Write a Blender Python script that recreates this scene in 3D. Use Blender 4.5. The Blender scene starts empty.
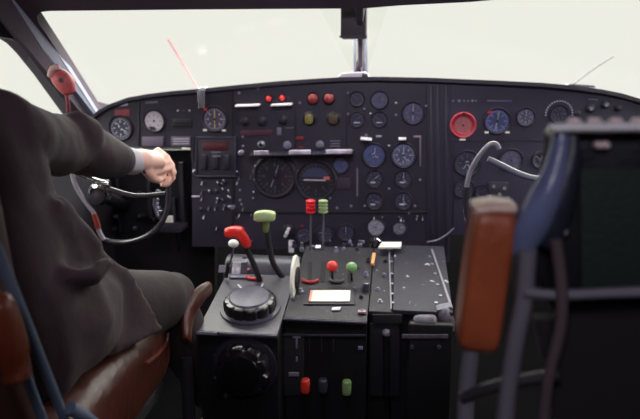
import bpy, bmesh, math, random
from mathutils import Vector, Matrix, Euler, Quaternion
random.seed(7)
S = bpy.context.scene
COL = S.collection
# ------------------------------------------------------------------ camera
F = 622.0
EYE = Vector((0.17, 0.0, 1.12))
cam_d = bpy.data.cameras.new('camera'); cam = bpy.data.objects.new('camera', cam_d); COL.objects.link(cam)
cam.location = EYE; cam.rotation_euler = (math.radians(78), 0, math.radians(7))
cam_d.sensor_width = 36; cam_d.lens = 36*F/640; cam_d.clip_start = 0.02
cam_d.dof.use_dof = True; cam_d.dof.focus_distance = 1.5; cam_d.dof.aperture_fstop = 2.8
S.camera = cam
# ------------------------------------------------------------------ view + sky
S.view_settings.view_transform = 'Standard'; S.view_settings.look = 'None'
S.view_settings.exposure = 0.0; S.view_settings.gamma = 1.0
W = bpy.data.worlds.new('overcast_sky'); S.world = W; W.use_nodes = True
nt = W.node_tree; nt.nodes.clear()
wo = nt.nodes.new('ShaderNodeOutputWorld'); bg = nt.nodes.new('ShaderNodeBackground')
tc = nt.nodes.new('ShaderNodeTexCoord'); sx = nt.nodes.new('ShaderNodeSeparateXYZ')
cr = nt.nodes.new('ShaderNodeValToRGB'); st = nt.nodes.new('ShaderNodeMapRange')
nt.links.new(tc.outputs['Generated'], sx.inputs[0])
nt.links.new(sx.outputs['Z'], st.inputs['Value'])
st.inputs['From Min'].default_value = 0.12; st.inputs['From Max'].default_value = 0.5
st.inputs['To Min'].default_value = 1.0; st.inputs['To Max'].default_value = 14.0      # overcast sky: brighter overhead
bg.inputs['Color'].default_value = (0.90, 0.895, 0.825, 1)
nt.nodes.remove(cr)
nt.links.new(st.outputs['Result'], bg.inputs['Strength'])
nt.links.new(bg.outputs[0], wo.inputs[0])
# added fill light shining forward from behind the seats, source out of view
ld = bpy.data.lights.new('rear_fill_light', 'AREA'); ld.shape = 'RECTANGLE'; ld.size = 0.5; ld.size_y = 0.3
ld.energy = 7.5; ld.color = (0.95, 0.9, 1.0)
lo = bpy.data.objects.new('rear_fill_light', ld); COL.objects.link(lo)
lo.location = (0.12, -0.35, 1.66); lo.rotation_euler = (math.radians(40), 0, 0)

# added unseen fill above the seats, shining forward and down on panels and pedestal
ld = bpy.data.lights.new('overhead_fill_light', 'AREA'); ld.shape = 'RECTANGLE'; ld.size = 0.45; ld.size_y = 0.14
ld.energy = 4.2; ld.color = (0.93, 0.89, 1.0); ld.spread = math.radians(140)
lo = bpy.data.objects.new('overhead_fill_light', ld); COL.objects.link(lo)
lo.location = (0.05, 1.02, 1.565); lo.rotation_euler = (math.radians(50), 0, 0)

# ------------------------------------------------------------------ helpers
RM = cam.rotation_euler.to_matrix()
def ray(px, py): return RM @ Vector(((px-320)/F, -(py-209.5)/F, -1.0))
def at(px, py, Y):
    d = ray(px, py); return EYE + d*((Y-EYE.y)/d.y)
def atx(px, py, X):
    d = ray(px, py); return EYE + d*((X-EYE.x)/d.x)
def atp(px, py, p0, n):
    d = ray(px, py); return EYE + d*((p0-EYE).dot(n)/d.dot(n))
def sc(px, Y): return px*Y*1.0/F          # pixels to metres about distance Y
def lin(c):
    c = c/255.0
    return c/12.92 if c <= 0.04045 else ((c+0.055)/1.055)**2.4
MATS = {}
def mat(name, rgb, rough=0.5, metal=0.0, bump=0.0, bscale=60.0, var=0.0, vscale=8.0, coat=0.0, emit=0.0, wear=None, spec=0.5, sheen=0.0):
    if name in MATS: return MATS[name]
    m = bpy.data.materials.new(name); m.use_nodes = True; t = m.node_tree
    b = t.nodes['Principled BSDF']
    c = tuple(lin(v) for v in rgb)+(1,)
    b.inputs['Base Color'].default_value = c; b.inputs['Roughness'].default_value = rough
    b.inputs['Metallic'].default_value = metal; b.inputs['Specular IOR Level'].default_value = spec
    b.inputs['Coat Weight'].default_value = coat; b.inputs['Coat Roughness'].default_value = 0.12
    b.inputs['Sheen Weight'].default_value = sheen
    tcn = t.nodes.new('ShaderNodeTexCoord')
    n = t.nodes.new('ShaderNodeTexNoise'); n.inputs['Scale'].default_value = vscale; n.inputs['Detail'].default_value = 5
    t.links.new(tcn.outputs['Object'], n.inputs['Vector'])
    r = t.nodes.new('ShaderNodeMapRange'); r.inputs['From Min'].default_value = .3; r.inputs['From Max'].default_value = .7
    r.inputs['To Min'].default_value = 1-var; r.inputs['To Max'].default_value = 1+var
    t.links.new(n.outputs['Fac'], r.inputs['Value'])
    mul = t.nodes.new('ShaderNodeVectorMath'); mul.operation = 'SCALE'; mul.inputs[0].default_value = c[:3]
    t.links.new(r.outputs['Result'], mul.inputs['Scale'])
    src = mul.outputs[0]
    if wear:
        wrgb, th, ws = wear
        n2 = t.nodes.new('ShaderNodeTexNoise'); n2.inputs['Scale'].default_value = ws; n2.inputs['Detail'].default_value = 8; n2.inputs['Roughness'].default_value = .65
        t.links.new(tcn.outputs['Object'], n2.inputs['Vector'])
        r2 = t.nodes.new('ShaderNodeMapRange'); r2.inputs['From Min'].default_value = th; r2.inputs['From Max'].default_value = th+.03
        t.links.new(n2.outputs['Fac'], r2.inputs['Value'])
        mx = t.nodes.new('ShaderNodeMix'); mx.data_type = 'RGBA'
        t.links.new(r2.outputs['Result'], mx.inputs['Factor']); t.links.new(src, mx.inputs[6])
        mx.inputs[7].default_value = tuple(lin(v) for v in wrgb)+(1,)
        src = mx.outputs[2]
    t.links.new(src, b.inputs['Base Color'])
    if bump:
        nb = t.nodes.new('ShaderNodeTexNoise'); nb.inputs['Scale'].default_value = bscale; nb.inputs['Detail'].default_value = 6
        t.links.new(tcn.outputs['Object'], nb.inputs['Vector'])
        bn = t.nodes.new('ShaderNodeBump'); bn.inputs['Strength'].default_value = bump; bn.inputs['Distance'].default_value = .01
        t.links.new(nb.outputs['Fac'], bn.inputs['Height']); t.links.new(bn.outputs[0], b.inputs['Normal'])
    if emit:
        b.inputs['Emission Color'].default_value = c; b.inputs['Emission Strength'].default_value = emit
    MATS[name] = m; return m
def glass_mat():
    m = bpy.data.materials.new('window_glass'); m.use_nodes = True; t = m.node_tree; t.nodes.clear()
    o = t.nodes.new('ShaderNodeOutputMaterial'); tr = t.nodes.new('ShaderNodeBsdfTransparent'); g = t.nodes.new('ShaderNodeBsdfGlossy')
    g.inputs['Roughness'].default_value = .02; tr.inputs['Color'].default_value = (.985, .99, .98, 1)
    mx = t.nodes.new('ShaderNodeMixShader')
    mx.inputs[0].default_value = .015; t.links.new(tr.outputs[0], mx.inputs[1]); t.links.new(g.outputs[0], mx.inputs[2])
    t.links.new(mx.outputs[0], o.inputs[0]); return m
GLASS = glass_mat()
PANEL = mat('panel_paint', (44, 38, 55), .5, bump=.08, bscale=300, var=.15, vscale=9)
PANELR = mat('copilot_panel_paint', (53, 49, 70), .5, bump=.08, bscale=300, var=.12, vscale=9)
DARK = mat('dark_panel_paint', (44, 40, 54), .5, bump=.1, bscale=200, var=.15)
BLACK = mat('black_bakelite', (24, 22, 27), .3, coat=.3)
MATTE = mat('matte_black', (26, 23, 28), .8)
BEZ = mat('bezel_black', (38, 35, 46), .42)
GBEZ = mat('gauge_bezel_paint', (42, 38, 52), .42)
DIAL = mat('dial_face', (58, 56, 76), .35, coat=.6, var=.2, vscale=60)  # bluish grey mixes the cover glass reflection into the face colour
DIALB = mat('blue_glare_dial_face', (84, 92, 136), .35, coat=.6, var=.3, vscale=90)  # blue of this face is glare put into its colour
DIALW = mat('glare_dial_face', (205, 198, 206), .5, var=.06, vscale=90)  # whitened face colour paints the glare on this dial
TICK = mat('dial_marks', (186, 186, 204), .6)
TICKD = mat('faint_dial_marks', (116, 114, 138), .6)
WHITE = mat('white_paint', (238, 236, 228), .45)
CREAM = mat('placard_cream', (250, 240, 222), .6)
CHROME = mat('chrome', (205, 205, 212), .18, metal=1.0)
STEEL = mat('brushed_steel', (150, 150, 165), .35, metal=.9)
GREYM = mat('grey_blue_paint', (90, 102, 124), .5, var=.1)
GREYT = mat('seat_tube_grey', (112, 110, 122), .45, var=.15)
RED = mat('red_plastic', (222, 40, 34), .35, coat=.3)
REDD = mat('dark_red_paint', (130, 34, 40), .5)
REDL = mat('red_lens', (215, 52, 56), .25, coat=.6)
REDP = mat('faded_red_plastic', (186, 84, 88), .5, var=.2, vscale=60, bump=.2)
GREEN = mat('green_plastic', (182, 200, 140), .4, coat=.3)
GREEND = mat('green_ball', (118, 160, 104), .3, coat=.4)
YEL = mat('yellow_paint', (200, 185, 90), .5)
ORANGE = mat('orange_paint', (222, 160, 100), .5)
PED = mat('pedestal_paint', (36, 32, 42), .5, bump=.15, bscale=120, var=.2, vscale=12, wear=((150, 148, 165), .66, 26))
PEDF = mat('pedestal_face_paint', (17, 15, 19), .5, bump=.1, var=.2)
PEDW = mat('worn_plate_paint', (38, 35, 50), .5, bump=.15, bscale=120, var=.2, vscale=14, wear=((190, 185, 200), .63, 22))
LEATH = mat('brown_leather', (70, 32, 25), .38, bump=.35, bscale=40, var=.25, vscale=9)
LEATHO = mat('tan_leather', (172, 86, 54), .4, bump=.25, bscale=50, var=.15, vscale=12)
COAT = mat('coat_cloth', (50, 30, 38), .8, bump=.25, bscale=26, var=.12, vscale=6, sheen=.08)
TROU = mat('trouser_cloth', (38, 24, 28), .85, bump=.25, bscale=26, var=.1, sheen=.05)
CUFF = mat('shirt_cuff_cloth', (196, 190, 200), .8)
SKIN = mat('skin', (247, 198, 180), .5, bump=.12, bscale=90, var=.07, vscale=30)
HAIR = mat('dark_hair', (40, 28, 24), .7, bump=.4, bscale=140)
VINYL = mat('black_vinyl', (30, 30, 36), .38, bump=.25, bscale=30, var=.2)
VINB = mat('blue_grey_vinyl', (104, 112, 148), .25, bump=.3, bscale=18, var=.25, vscale=14)
DGREEN = mat('dark_green_canvas', (22, 38, 36), .75, bump=.2, bscale=150)
LINER = mat('headliner_purple_grey', (66, 54, 68), .8, bump=.1, bscale=60, var=.1)
WALLM = mat('cabin_wall_paint', (60, 56, 66), .7, var=.1)
POSTM = mat('post_grey_paint', (128, 132, 150), .45, var=.08)
FLOORM = mat('floor_rubber', (16, 15, 17), 1.0, bump=.2, spec=.05)

class MB:
    def __init__(s): s.v = []; s.f = []; s.m = []
    def add(s, vs, fs, mi=0):
        b = len(s.v); s.v += [Vector(v) for v in vs]
        for f in fs: s.f.append([b+i for i in f]); s.m.append(mi)
        return s
    def box(s, c, size, rot=None, mi=0):
        c = Vector(c); h = Vector(size)/2; R = rot.to_matrix() if rot else Matrix.Identity(3)
        vs = [c + R @ Vector((x*h.x, y*h.y, z*h.z)) for x in (-1, 1) for y in (-1, 1) for z in (-1, 1)]
        return s.add(vs, [(0,1,3,2),(4,6,7,5),(0,4,5,1),(2,3,7,6),(0,2,6,4),(1,5,7,3)], mi)
    def prism(s, pts, off, mi=0):
        off = Vector(off); n = len(pts); a = [Vector(p) for p in pts]
        return s.add(a+[p+off for p in a], [tuple(range(n))[::-1], tuple(range(n, 2*n))]+[(i,(i+1)%n,n+(i+1)%n,n+i) for i in range(n)], mi)
    def lathe(s, c, axis, prof, n=24, mi=0, cap0=True, cap1=True):
        c = Vector(c); a = Vector(axis).normalized(); u = a.orthogonal().normalized(); w = a.cross(u)
        vs = []; fs = []
        for r, h in prof:
            for k in range(n):
                t = 2*math.pi*k/n; vs.append(c+a*h+(u*math.cos(t)+w*math.sin(t))*r)
        for i in range(len(prof)-1):
            for k in range(n): fs.append((i*n+k, i*n+(k+1)%n, (i+1)*n+(k+1)%n, (i+1)*n+k))
        if cap0: fs.append(tuple(range(n))[::-1])
        if cap1: fs.append(tuple(range((len(prof)-1)*n, len(prof)*n)))
        return s.add(vs, fs, mi)
    def loft(s, pts, rad, n=14, ref=(0, 0, 1), mi=0, sq=2.0, round_ends=True):
        P = [Vector(p) for p in pts]; R = [(r, r) if not isinstance(r, tuple) else r for r in rad]
        if round_ends:
            t0 = (P[0]-P[1]).normalized(); t1 = (P[-1]-P[-2]).normalized()
            m0 = min(R[0]); m1 = min(R[-1])
            P = [P[0]+t0*m0*.55, P[0]+t0*m0*.35] + P + [P[-1]+t1*m1*.35, P[-1]+t1*m1*.55]
            R = [(R[0][0]*.45, R[0][1]*.45), (R[0][0]*.82, R[0][1]*.82)] + R + [(R[-1][0]*.82, R[-1][1]*.82), (R[-1][0]*.45, R[-1][1]*.45)]
        ref = Vector(ref); vs = []; fs = []; L = len(P)
        for i in range(L):
            t = (P[min(i+1, L-1)]-P[max(i-1, 0)]).normalized()
            side = t.cross(ref)
            if side.length < 1e-3: side = t.orthogonal()
            side.normalize(); up = side.cross(t).normalized()
            for k in range(n):
                a = 2*math.pi*k/n; ca, sa = math.cos(a), math.sin(a)
                x = math.copysign(abs(ca)**(2/sq), ca); y = math.copysign(abs(sa)**(2/sq), sa)
                vs.append(P[i]+side*x*R[i][0]+up*y*R[i][1])
        for i in range(L-1):
            for k in range(n): fs.append((i*n+k, i*n+(k+1)%n, (i+1)*n+(k+1)%n, (i+1)*n+k))
        fs.append(tuple(range(n))[::-1]); fs.append(tuple(range((L-1)*n, L*n)))
        return s.add(vs, fs, mi)
    def tube(s, pts, r, n=10, mi=0, smooth=3):
        P = [Vector(p) for p in pts]
        if smooth and len(P) > 2: P = catmull(P, smooth)
        rr = [r]*len(P) if not isinstance(r, list) else [r[min(len(r)-1, int(i*len(r)/len(P)))] for i in range(len(P))]
        t = (P[1]-P[0]).normalized(); u = t.orthogonal().normalized(); vs = []; fs = []; L = len(P)
        for i in range(L):
            tt = (P[min(i+1, L-1)]-P[max(i-1, 0)]).normalized()
            u = (u-tt*u.dot(tt)).normalized(); w = tt.cross(u)
            for k in range(n):
                a = 2*math.pi*k/n; vs.append(P[i]+(u*math.cos(a)+w*math.sin(a))*rr[i])
        for i in range(L-1):
            for k in range(n): fs.append((i*n+k, i*n+(k+1)%n, (i+1)*n+(k+1)%n, (i+1)*n+k))
        fs.append(tuple(range(n))[::-1]); fs.append(tuple(range((L-1)*n, L*n)))
        return s.add(vs, fs, mi)
    def ball(s, c, r, n=16, mi=0, sy=(1, 1, 1)):
        c = Vector(c); prof = []
        m = n//2; vs = []; fs = []
        for i in range(1, m):
            a = math.pi*i/m
            for k in range(n):
                t = 2*math.pi*k/n
                vs.append(c+Vector((r*sy[0]*math.sin(a)*math.cos(t), r*sy[1]*math.sin(a)*math.sin(t), r*sy[2]*math.cos(a))))
        for i in range(m-2):
            for k in range(n): fs.append((i*n+k, (i+1)*n+k, (i+1)*n+(k+1)%n, i*n+(k+1)%n))
        b = len(vs); vs += [c+Vector((0, 0, r*sy[2])), c-Vector((0, 0, r*sy[2]))]
        for k in range(n):
            fs.append((b, k, (k+1)%n)); fs.append((b+1, (m-2)*n+(k+1)%n, (m-2)*n+k))
        return s.add(vs, fs, mi)
    def build(s, name, mats, parent=None, smooth=True, bevel=0.0, remesh=0.0, relax=4, sub=0, origin=None, wrinkle=0.0):
        if not isinstance(mats, (list, tuple)): mats = [mats]
        base = parent_world(parent) if parent else (Vector(origin) if origin is not None else Vector((0, 0, 0)))
        me = bpy.data.meshes.new(name); me.from_pydata([v-base for v in s.v], [], s.f)
        for m in mats: me.materials.append(m)
        for p, mi in zip(me.polygons, s.m): p.material_index = mi
        bm = bmesh.new(); bm.from_mesh(me); bmesh.ops.recalc_face_normals(bm, faces=bm.faces[:]); bm.to_mesh(me); bm.free()
        o = bpy.data.objects.new(name, me); COL.objects.link(o)
        mods = False
        if bevel:
            b = o.modifiers.new('b', 'BEVEL'); b.width = bevel; b.segments = 3; b.limit_method = 'ANGLE'; b.angle_limit = math.radians(40); mods = True
        if remesh:
            r = o.modifiers.new('r', 'REMESH'); r.mode = 'VOXEL'; r.voxel_size = remesh
            if relax:
                q = o.modifiers.new('s', 'SMOOTH'); q.iterations = relax; q.factor = .5
            if wrinkle:
                tx = bpy.data.textures.new('cloth_folds', 'CLOUDS'); tx.noise_scale = .11; tx.noise_depth = 1
                w = o.modifiers.new('w', 'DISPLACE'); w.texture = tx; w.strength = wrinkle; w.mid_level = .5
            mods = True
        if sub:
            q = o.modifiers.new('u', 'SUBSURF'); q.levels = sub; q.render_levels = sub; mods = True
        if mods:
            dg = bpy.context.evaluated_depsgraph_get(); new = bpy.data.meshes.new_from_object(o.evaluated_get(dg))
            o.modifiers.clear(); o.data = new; new.name = name
            if len(new.materials) == 0:
                for m in mats: new.materials.append(m)
        if smooth:
            for p in o.data.polygons: p.use_smooth = True
            if not remesh and not sub:
                try: o.data.set_sharp_from_angle(angle=math.radians(38))
                except Exception: pass
        if parent: o.parent = parent
        else: o.location = base
        return o
def parent_world(p):
    v = Vector((0, 0, 0))
    while p: v = v+p.location; p = p.parent
    return v
def catmull(P, k):
    out = []
    for i in range(len(P)-1):
        p0 = P[max(i-1, 0)]; p1 = P[i]; p2 = P[i+1]; p3 = P[min(i+2, len(P)-1)]
        for j in range(k):
            t = j/k
            out.append(.5*((2*p1)+(p2-p0)*t+(2*p0-5*p1+4*p2-p3)*t*t+(3*p1-p0-3*p2+p3)*t**3))
    out.append(P[-1]); return out
def thing(name, loc, label, cat, group=None):
    o = bpy.data.objects.new(name, None); COL.objects.link(o); o.location = loc; o.empty_display_size = .02
    o['label'] = label; o['category'] = cat
    if group: o['group'] = group
    return o
def tag(o, label, cat, group=None):
    o['label'] = label; o['category'] = cat
    if group: o['group'] = group
    return o
def struct(o): o['kind'] = 'structure'; return o
def lab(o, t): o['label'] = t; return o

# ------------------------------------------------------------------ the setting
def holed_plate(p0, U, V, rect, poly, off, mb=None, mi=0):
    """plate in plane p0+u*U+v*V, rect (u0,u1,v0,v1), star-shaped hole poly [(u,v)]"""
    mb = mb or MB(); cu = sum(p[0] for p in poly)/len(poly); cv = sum(p[1] for p in poly)/len(poly)
    def hit_poly(a, poly=poly):
        dx, dy = math.cos(a), math.sin(a); best = None
        for i in range(len(poly)):
            x1, y1 = poly[i][0]-cu, poly[i][1]-cv; x2, y2 = poly[(i+1) % len(poly)][0]-cu, poly[(i+1) % len(poly)][1]-cv
            ex, ey = x2-x1, y2-y1; den = dx*ey-dy*ex
            if abs(den) < 1e-12: continue
            t = (x1*ey-y1*ex)/den; s_ = (x1*dy-y1*dx)/den
            if t > 0 and -1e-6 <= s_ <= 1+1e-6: best = t if best is None else max(best, t)
        return (cu+dx*best, cv+dy*best)
    def hit_rect(a):
        if len(rect) != 4 or isinstance(rect[0], tuple): return hit_poly(a, rect)
        dx, dy = math.cos(a), math.sin(a); ts = []
        if dx > 1e-9: ts.append((rect[1]-cu)/dx)
        if dx < -1e-9: ts.append((rect[0]-cu)/dx)
        if dy > 1e-9: ts.append((rect[3]-cv)/dy)
        if dy < -1e-9: ts.append((rect[2]-cv)/dy)
        return (cu+dx*min(ts), cv+dy*min(ts))
    ang = [2*math.pi*i/120 for i in range(120)]
    cs = rect if isinstance(rect[0], tuple) else [(u, v) for u in rect[:2] for v in rect[2:]]
    for u, v in cs: ang.append(math.atan2(v-cv, u-cu) % (2*math.pi))
    for u, v in poly: ang.append(math.atan2(v-cv, u-cu) % (2*math.pi))
    ang = sorted(set(round(a, 6) for a in ang)); n = len(ang); off = Vector(off)
    I = [p0+U*a+V*b for a, b in (hit_poly(x) for x in ang)]; O = [p0+U*a+V*b for a, b in (hit_rect(x) for x in ang)]
    vs = I+O+[p+off for p in I]+[p+off for p in O]; fs = []
    for i in range(n):
        j = (i+1) % n
        fs += [(i, j, n+j, n+i), (2*n+i, 3*n+i, 3*n+j, 2*n+j), (i, 2*n+i, 2*n+j, j), (n+i, n+j, 3*n+j, 3*n+i)]
    mb.add(vs, fs, mi); return mb
XW = 0.97
m = MB().box((.04, .9, -.02), (2.3, 4.2, .04)); struct(m.build('floor', FLOORM))
# ceiling: rises from the windshield header back over the seats
prof = [(1.98, 1.345), (1.62, 1.42), (1.1, 1.62), (.6, 1.72), (-1.1, 1.74)]
m = MB(); a = [Vector((-1.02, y, z)) for y, z in prof]+[Vector((-1.02, y, z+.05)) for y, z in reversed(prof)]
m.prism(a, (2.14, 0, 0)); struct(m.build('ceiling', LINER, smooth=False))
AP = .045                                   # centre of the windshield V
def wplane(sgn):
    L0 = Vector((sgn*.94, 2.22, .987)); L1 = Vector((sgn*.92, 1.78, 1.25)); C0 = Vector((AP, 2.47, 1.0))
    n = (L1-L0).cross(C0-L0).normalized()
    if n.y > 0: n = -n
    return C0, n
def windshield(sgn, name, pix):
    C0, n = wplane(sgn)
    U = Vector((1, 0, 0)); U = (U-n*U.dot(n)).normalized()
    L = Vector((sgn*.94, 2.22, .987)); U = (L-C0); U = (U-n*U.dot(n)).normalized()*sgn
    V = n.cross(U); V = V if V.z > 0 else -V
    poly = []
    for px, py in pix:
        p = atp(px, py, C0, n)-C0; poly.append((p.dot(U), p.dot(V)))
    C1, n1 = wplane(-sgn); ln = n.cross(n1).normalized(); ln = ln if ln.z > 0 else -ln
    def xin(z): p = ln*((z-C0.z)/ln.z); return (p.dot(U), p.dot(V))
    def side(z, x):          # point of this plane at height z and X = x
        y = C0.y-((x-C0.x)*n.x+(z-C0.z)*n.z)/n.y; p = Vector((x, y, z))-C0; return (p.dot(U), p.dot(V))
    rect = [xin(.93), side(.93, sgn*1.0 if sgn < 0 else 1.09), side(1.36, sgn*1.0 if sgn < 0 else 1.09), xin(1.42)]
    root = bpy.data.objects.new(name, None); COL.objects.link(root); root.location = C0; struct(root)
    holed_plate(C0, U, V, rect, poly, -n*-.0-n*.045).build('window_frame', LINER, root, smooth=False)
    us = [p[0] for p in poly]; vs = [p[1] for p in poly]
    g = MB().prism([C0+U*u+V*v-n*.03 for u, v in ((min(us)-.02, min(vs)-.02), (max(us)+.02, min(vs)-.02), (max(us)+.02, max(vs)+.02), (min(us)-.02, max(vs)+.02))], -n*.006)
    g.build('pane', GLASS, root, smooth=False)
windshield(-1, 'window_1', [(105, 126), (96, 110), (70, 70), (42, 28), (38, 22), (37, 16), (41, 12), (50, 11), (200, 9.5), (356, 8.5), (358.6, 50), (358.6, 92), (250, 100), (180, 110), (140, 118)])
windshield(1, 'window_2', [(362.2, 92), (362.2, 50), (363, 8.5), (400, 5.5), (470, 2), (560, -6), (720, -18), (740, 10), (730, 60), (700, 115), (600, 108), (480, 95)])
# left side wall with its window
def sidewall(sgn, name, wname, poly):
    XW = .97 if sgn < 0 else 1.06
    p0 = Vector((sgn*XW, 0, 0)); U = Vector((0, 1, 0)); V = Vector((0, 0, 1))
    m = holed_plate(p0, U, V, [(-1.15, 0.0), (2.75, 0.0), (2.75, .955), (2.24, .955), (1.60, 1.36), (1.58, 1.46), (-1.15, 1.46)], poly, (sgn*.04, 0, 0))
    m.box((sgn*(XW+.02), .1, 1.6), (.04, 2.5, .3))
    struct(m.build(name, WALLM, smooth=False))
    root = bpy.data.objects.new(wname, None); COL.objects.link(root); root.location = p0; struct(root)
    ys = [p[0] for p in poly]; zs = [p[1] for p in poly]
    MB().box((sgn*(XW+.02), (min(ys)+max(ys))/2, (min(zs)+max(zs))/2), (.006, max(ys)-min(ys)+.02, max(zs)-min(zs)+.02)).build('pane', GLASS, root, smooth=False)
pix = [(76, 118), (66, 104), (45, 74), (30, 55), (22, 45), (12, 38.5), (0, 37)]
poly = [(atx(px, py, -XW).y, atx(px, py, -XW).z) for px, py in pix]
zt = poly[-1][1]
poly += [(1.25, zt+.005), (1.12, zt-.03), (1.10, .97), (1.2, .94), (poly[0][0]-.03, .94)]
sidewall(-1, 'wall_left', 'window_3', poly)
sidewall(1, 'wall_right', 'window_4', [(y, z) for y, z in poly])
m = MB().box((.04, 2.72, .47), (2.15, .05, 1.0)); struct(m.build('wall_front', MATTE, smooth=False))
# rear bulkhead with doorway
m = MB(); m.box((-.68, -1.1, .87), (.62, .05, 1.8)); m.box((.76, -1.1, .87), (.66, .05, 1.8)); struct(m.build('wall_back', WALLM, smooth=False))
dr = bpy.data.objects.new('door_1', None); COL.objects.link(dr); dr.location = (.03, -1.1, 0); struct(dr)
MB().box((.03, -1.1, .87), (.80, .03, 1.74)).build('door_panel', WALLM, dr, bevel=.004)
MB().lathe((.36, -1.08, .9), (0, 1, 0), [(.012, 0), (.012, .03), (.025, .035), (.025, .055), (.01, .06)], 16).build('door_handle', STEEL, dr)
# corner post between the left windshield and the side window
def post(sgn, name):
    if sgn < 0:
        b = at(92, 122, 2.17); t = at(6, -22, 1.66)
        e = (at(104, 122, 2.17)-b); e2 = Vector((0, -.03, 0))
    else:
        b = at(92, 122, 2.17); t = at(6, -22, 1.66); b.x *= -1; t.x *= -1; e = Vector((-.04, 0, 0)); e2 = Vector((0, -.03, 0))
    return b, t, e, e2
for sgn, nm in ((-1, 'trim_1'), (1, 'trim_2')):
    if sgn < 0: q = [at(85, 120, 2.13), at(99.5, 118, 2.16), at(35.5, 18, 1.76), at(15, 18, 1.68)]
    else: q = [Vector((-p.x+.1, p.y, p.z)) for p in (at(85, 120, 2.13), at(99.5, 118, 2.16), at(35.5, 18, 1.76), at(15, 18, 1.68))]
    d1 = q[2]-q[1]; d0 = q[3]-q[0]
    q = [q[0]-d0*.12, q[1]-d1*.12, q[2]+d1*.22, q[3]+d0*.22]
    struct(MB().prism(q, (sgn*.012, .05, 0)).build(nm, POSTM, smooth=False, bevel=.004))
for sgn, nm in ((-1, 'trim_3'), (1, 'trim_4')):
    q = [at(72, 112, 2.05), at(88, 118, 2.11), at(20, 14, 1.66), at(-6, 12, 1.55)]
    if sgn > 0: q = [Vector((-p.x+.1, p.y, p.z)) for p in q]
    d1 = q[2]-q[1]; d0 = q[3]-q[0]
    q = [q[0]-d0*.12, q[1]-d1*.12, q[2]+d1*.22, q[3]+d0*.22]
    struct(MB().prism(q, (sgn*.02, .04, 0)).build(nm, LINER, smooth=False, bevel=.004))

# ------------------------------------------------------------------ instrument panels
PY = 2.10
top = [(90, 124), (95, 116), (101, 111), (112, 105), (130, 98.5), (150, 95), (175, 92), (200, 90), (240, 86), (280, 82.3), (320, 79.6), (345, 78.3), (380, 78), (430, 79)]
topr = [(430, 79), (460, 80.3), (500, 82), (540, 84), (570, 86.5), (600, 90.5), (620, 94.5), (640, 100.5), (662, 111), (680, 124), (690, 136)]
def P(px, py, dy=0.0): return at(px, py, PY-dy)
def zrow(px, py): return P(px, py)
def panel_poly(seq): return [P(*s) for s in seq]
LB = [(198, 146), (90, 146)]
left = thing('instrument_panel', P(150, 146), 'left pilot instrument panel, black, curving down at its left end by the window post', 'panel', 'instrument panels')
lt = [p for p in top if p[0] <= 200]+[(232, 86.8)]
MB().prism(panel_poly(lt+[(232, 247), (192, 247), (192, 147), (90, 147)]), (0, .03, 0)).build('face_plate', PANEL, left, smooth=False, bevel=.002)
cen = thing('instrument_panel', P(330, 247), 'centre instrument panel with engine gauges above the throttle pedestal', 'panel', 'instrument panels')
MB().prism(panel_poly([(233, 86.8)]+[p for p in top if p[0] >= 240][:-1]+[(427, 79), (427, 249), (233, 249)]), (0, .03, 0)).build('face_plate', PANEL, cen, smooth=False, bevel=.002)
rig = thing('instrument_panel', P(560, 215), 'right copilot instrument panel behind the empty seat', 'panel', 'instrument panels')
MB().prism(panel_poly([(450, 80)]+topr[1:]+[(690, 235), (450, 235)]), (0, .03, 0)).build('face_plate', PANELR, rig, smooth=False, bevel=.002)
# ribbed column between centre and right panels
colm = thing('panel_column', P(439, 250), 'dark vertical ribbed channel between centre and right instrument panels', 'panel channel')
MB().prism(panel_poly([(427, 79), (450, 79.8), (450, 262), (427, 262)]), (0, .03, 0)).build('backing', PANELR, colm, smooth=False)
for x in (431, 437.5, 446):
    MB().prism([P(x-1.6, 86, 0), P(x+1.6, 86, 0), P(x+1.6, 255, 0), P(x-1.6, 255, 0)], (0, -.008, 0)).build('rib', PANEL, colm, bevel=.002)
# glareshield deck
alltop = top[:-1]+topr
gl = MB(); A = [P(*p) for p in alltop]; n = len(A)
Bk = [Vector((p.x*1.0, 2.24+.2*(1-min(1, abs(p.x-AP)/.95)), min(p.z-.012, 1.0+0*p.z))) for p in A]
vs = [p+Vector((0, -.018, .004)) for p in A]+[p+Vector((0, -.018, -.008)) for p in A]+Bk+[p-Vector((0, 0, .02)) for p in Bk]; fs = []
for i in range(n-1):
    fs += [(i, i+1, n+i+1, n+i), (i, 2*n+i, 2*n+i+1, i+1), (n+i, n+i+1, 3*n+i+1, 3*n+i), (2*n+i, 3*n+i, 3*n+i+1, 2*n+i+1)]
fs += [(0, n, 3*n, 2*n), (n-1, 3*n-1, 4*n-1, 2*n-1)]
gl.add(vs, fs); tag(gl.build('glareshield', mat('glareshield_vinyl', (50, 44, 58), .7, bump=.1), origin=A[10]), 'long dark glareshield cover curving along the top of the panels', 'glareshield')
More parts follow.
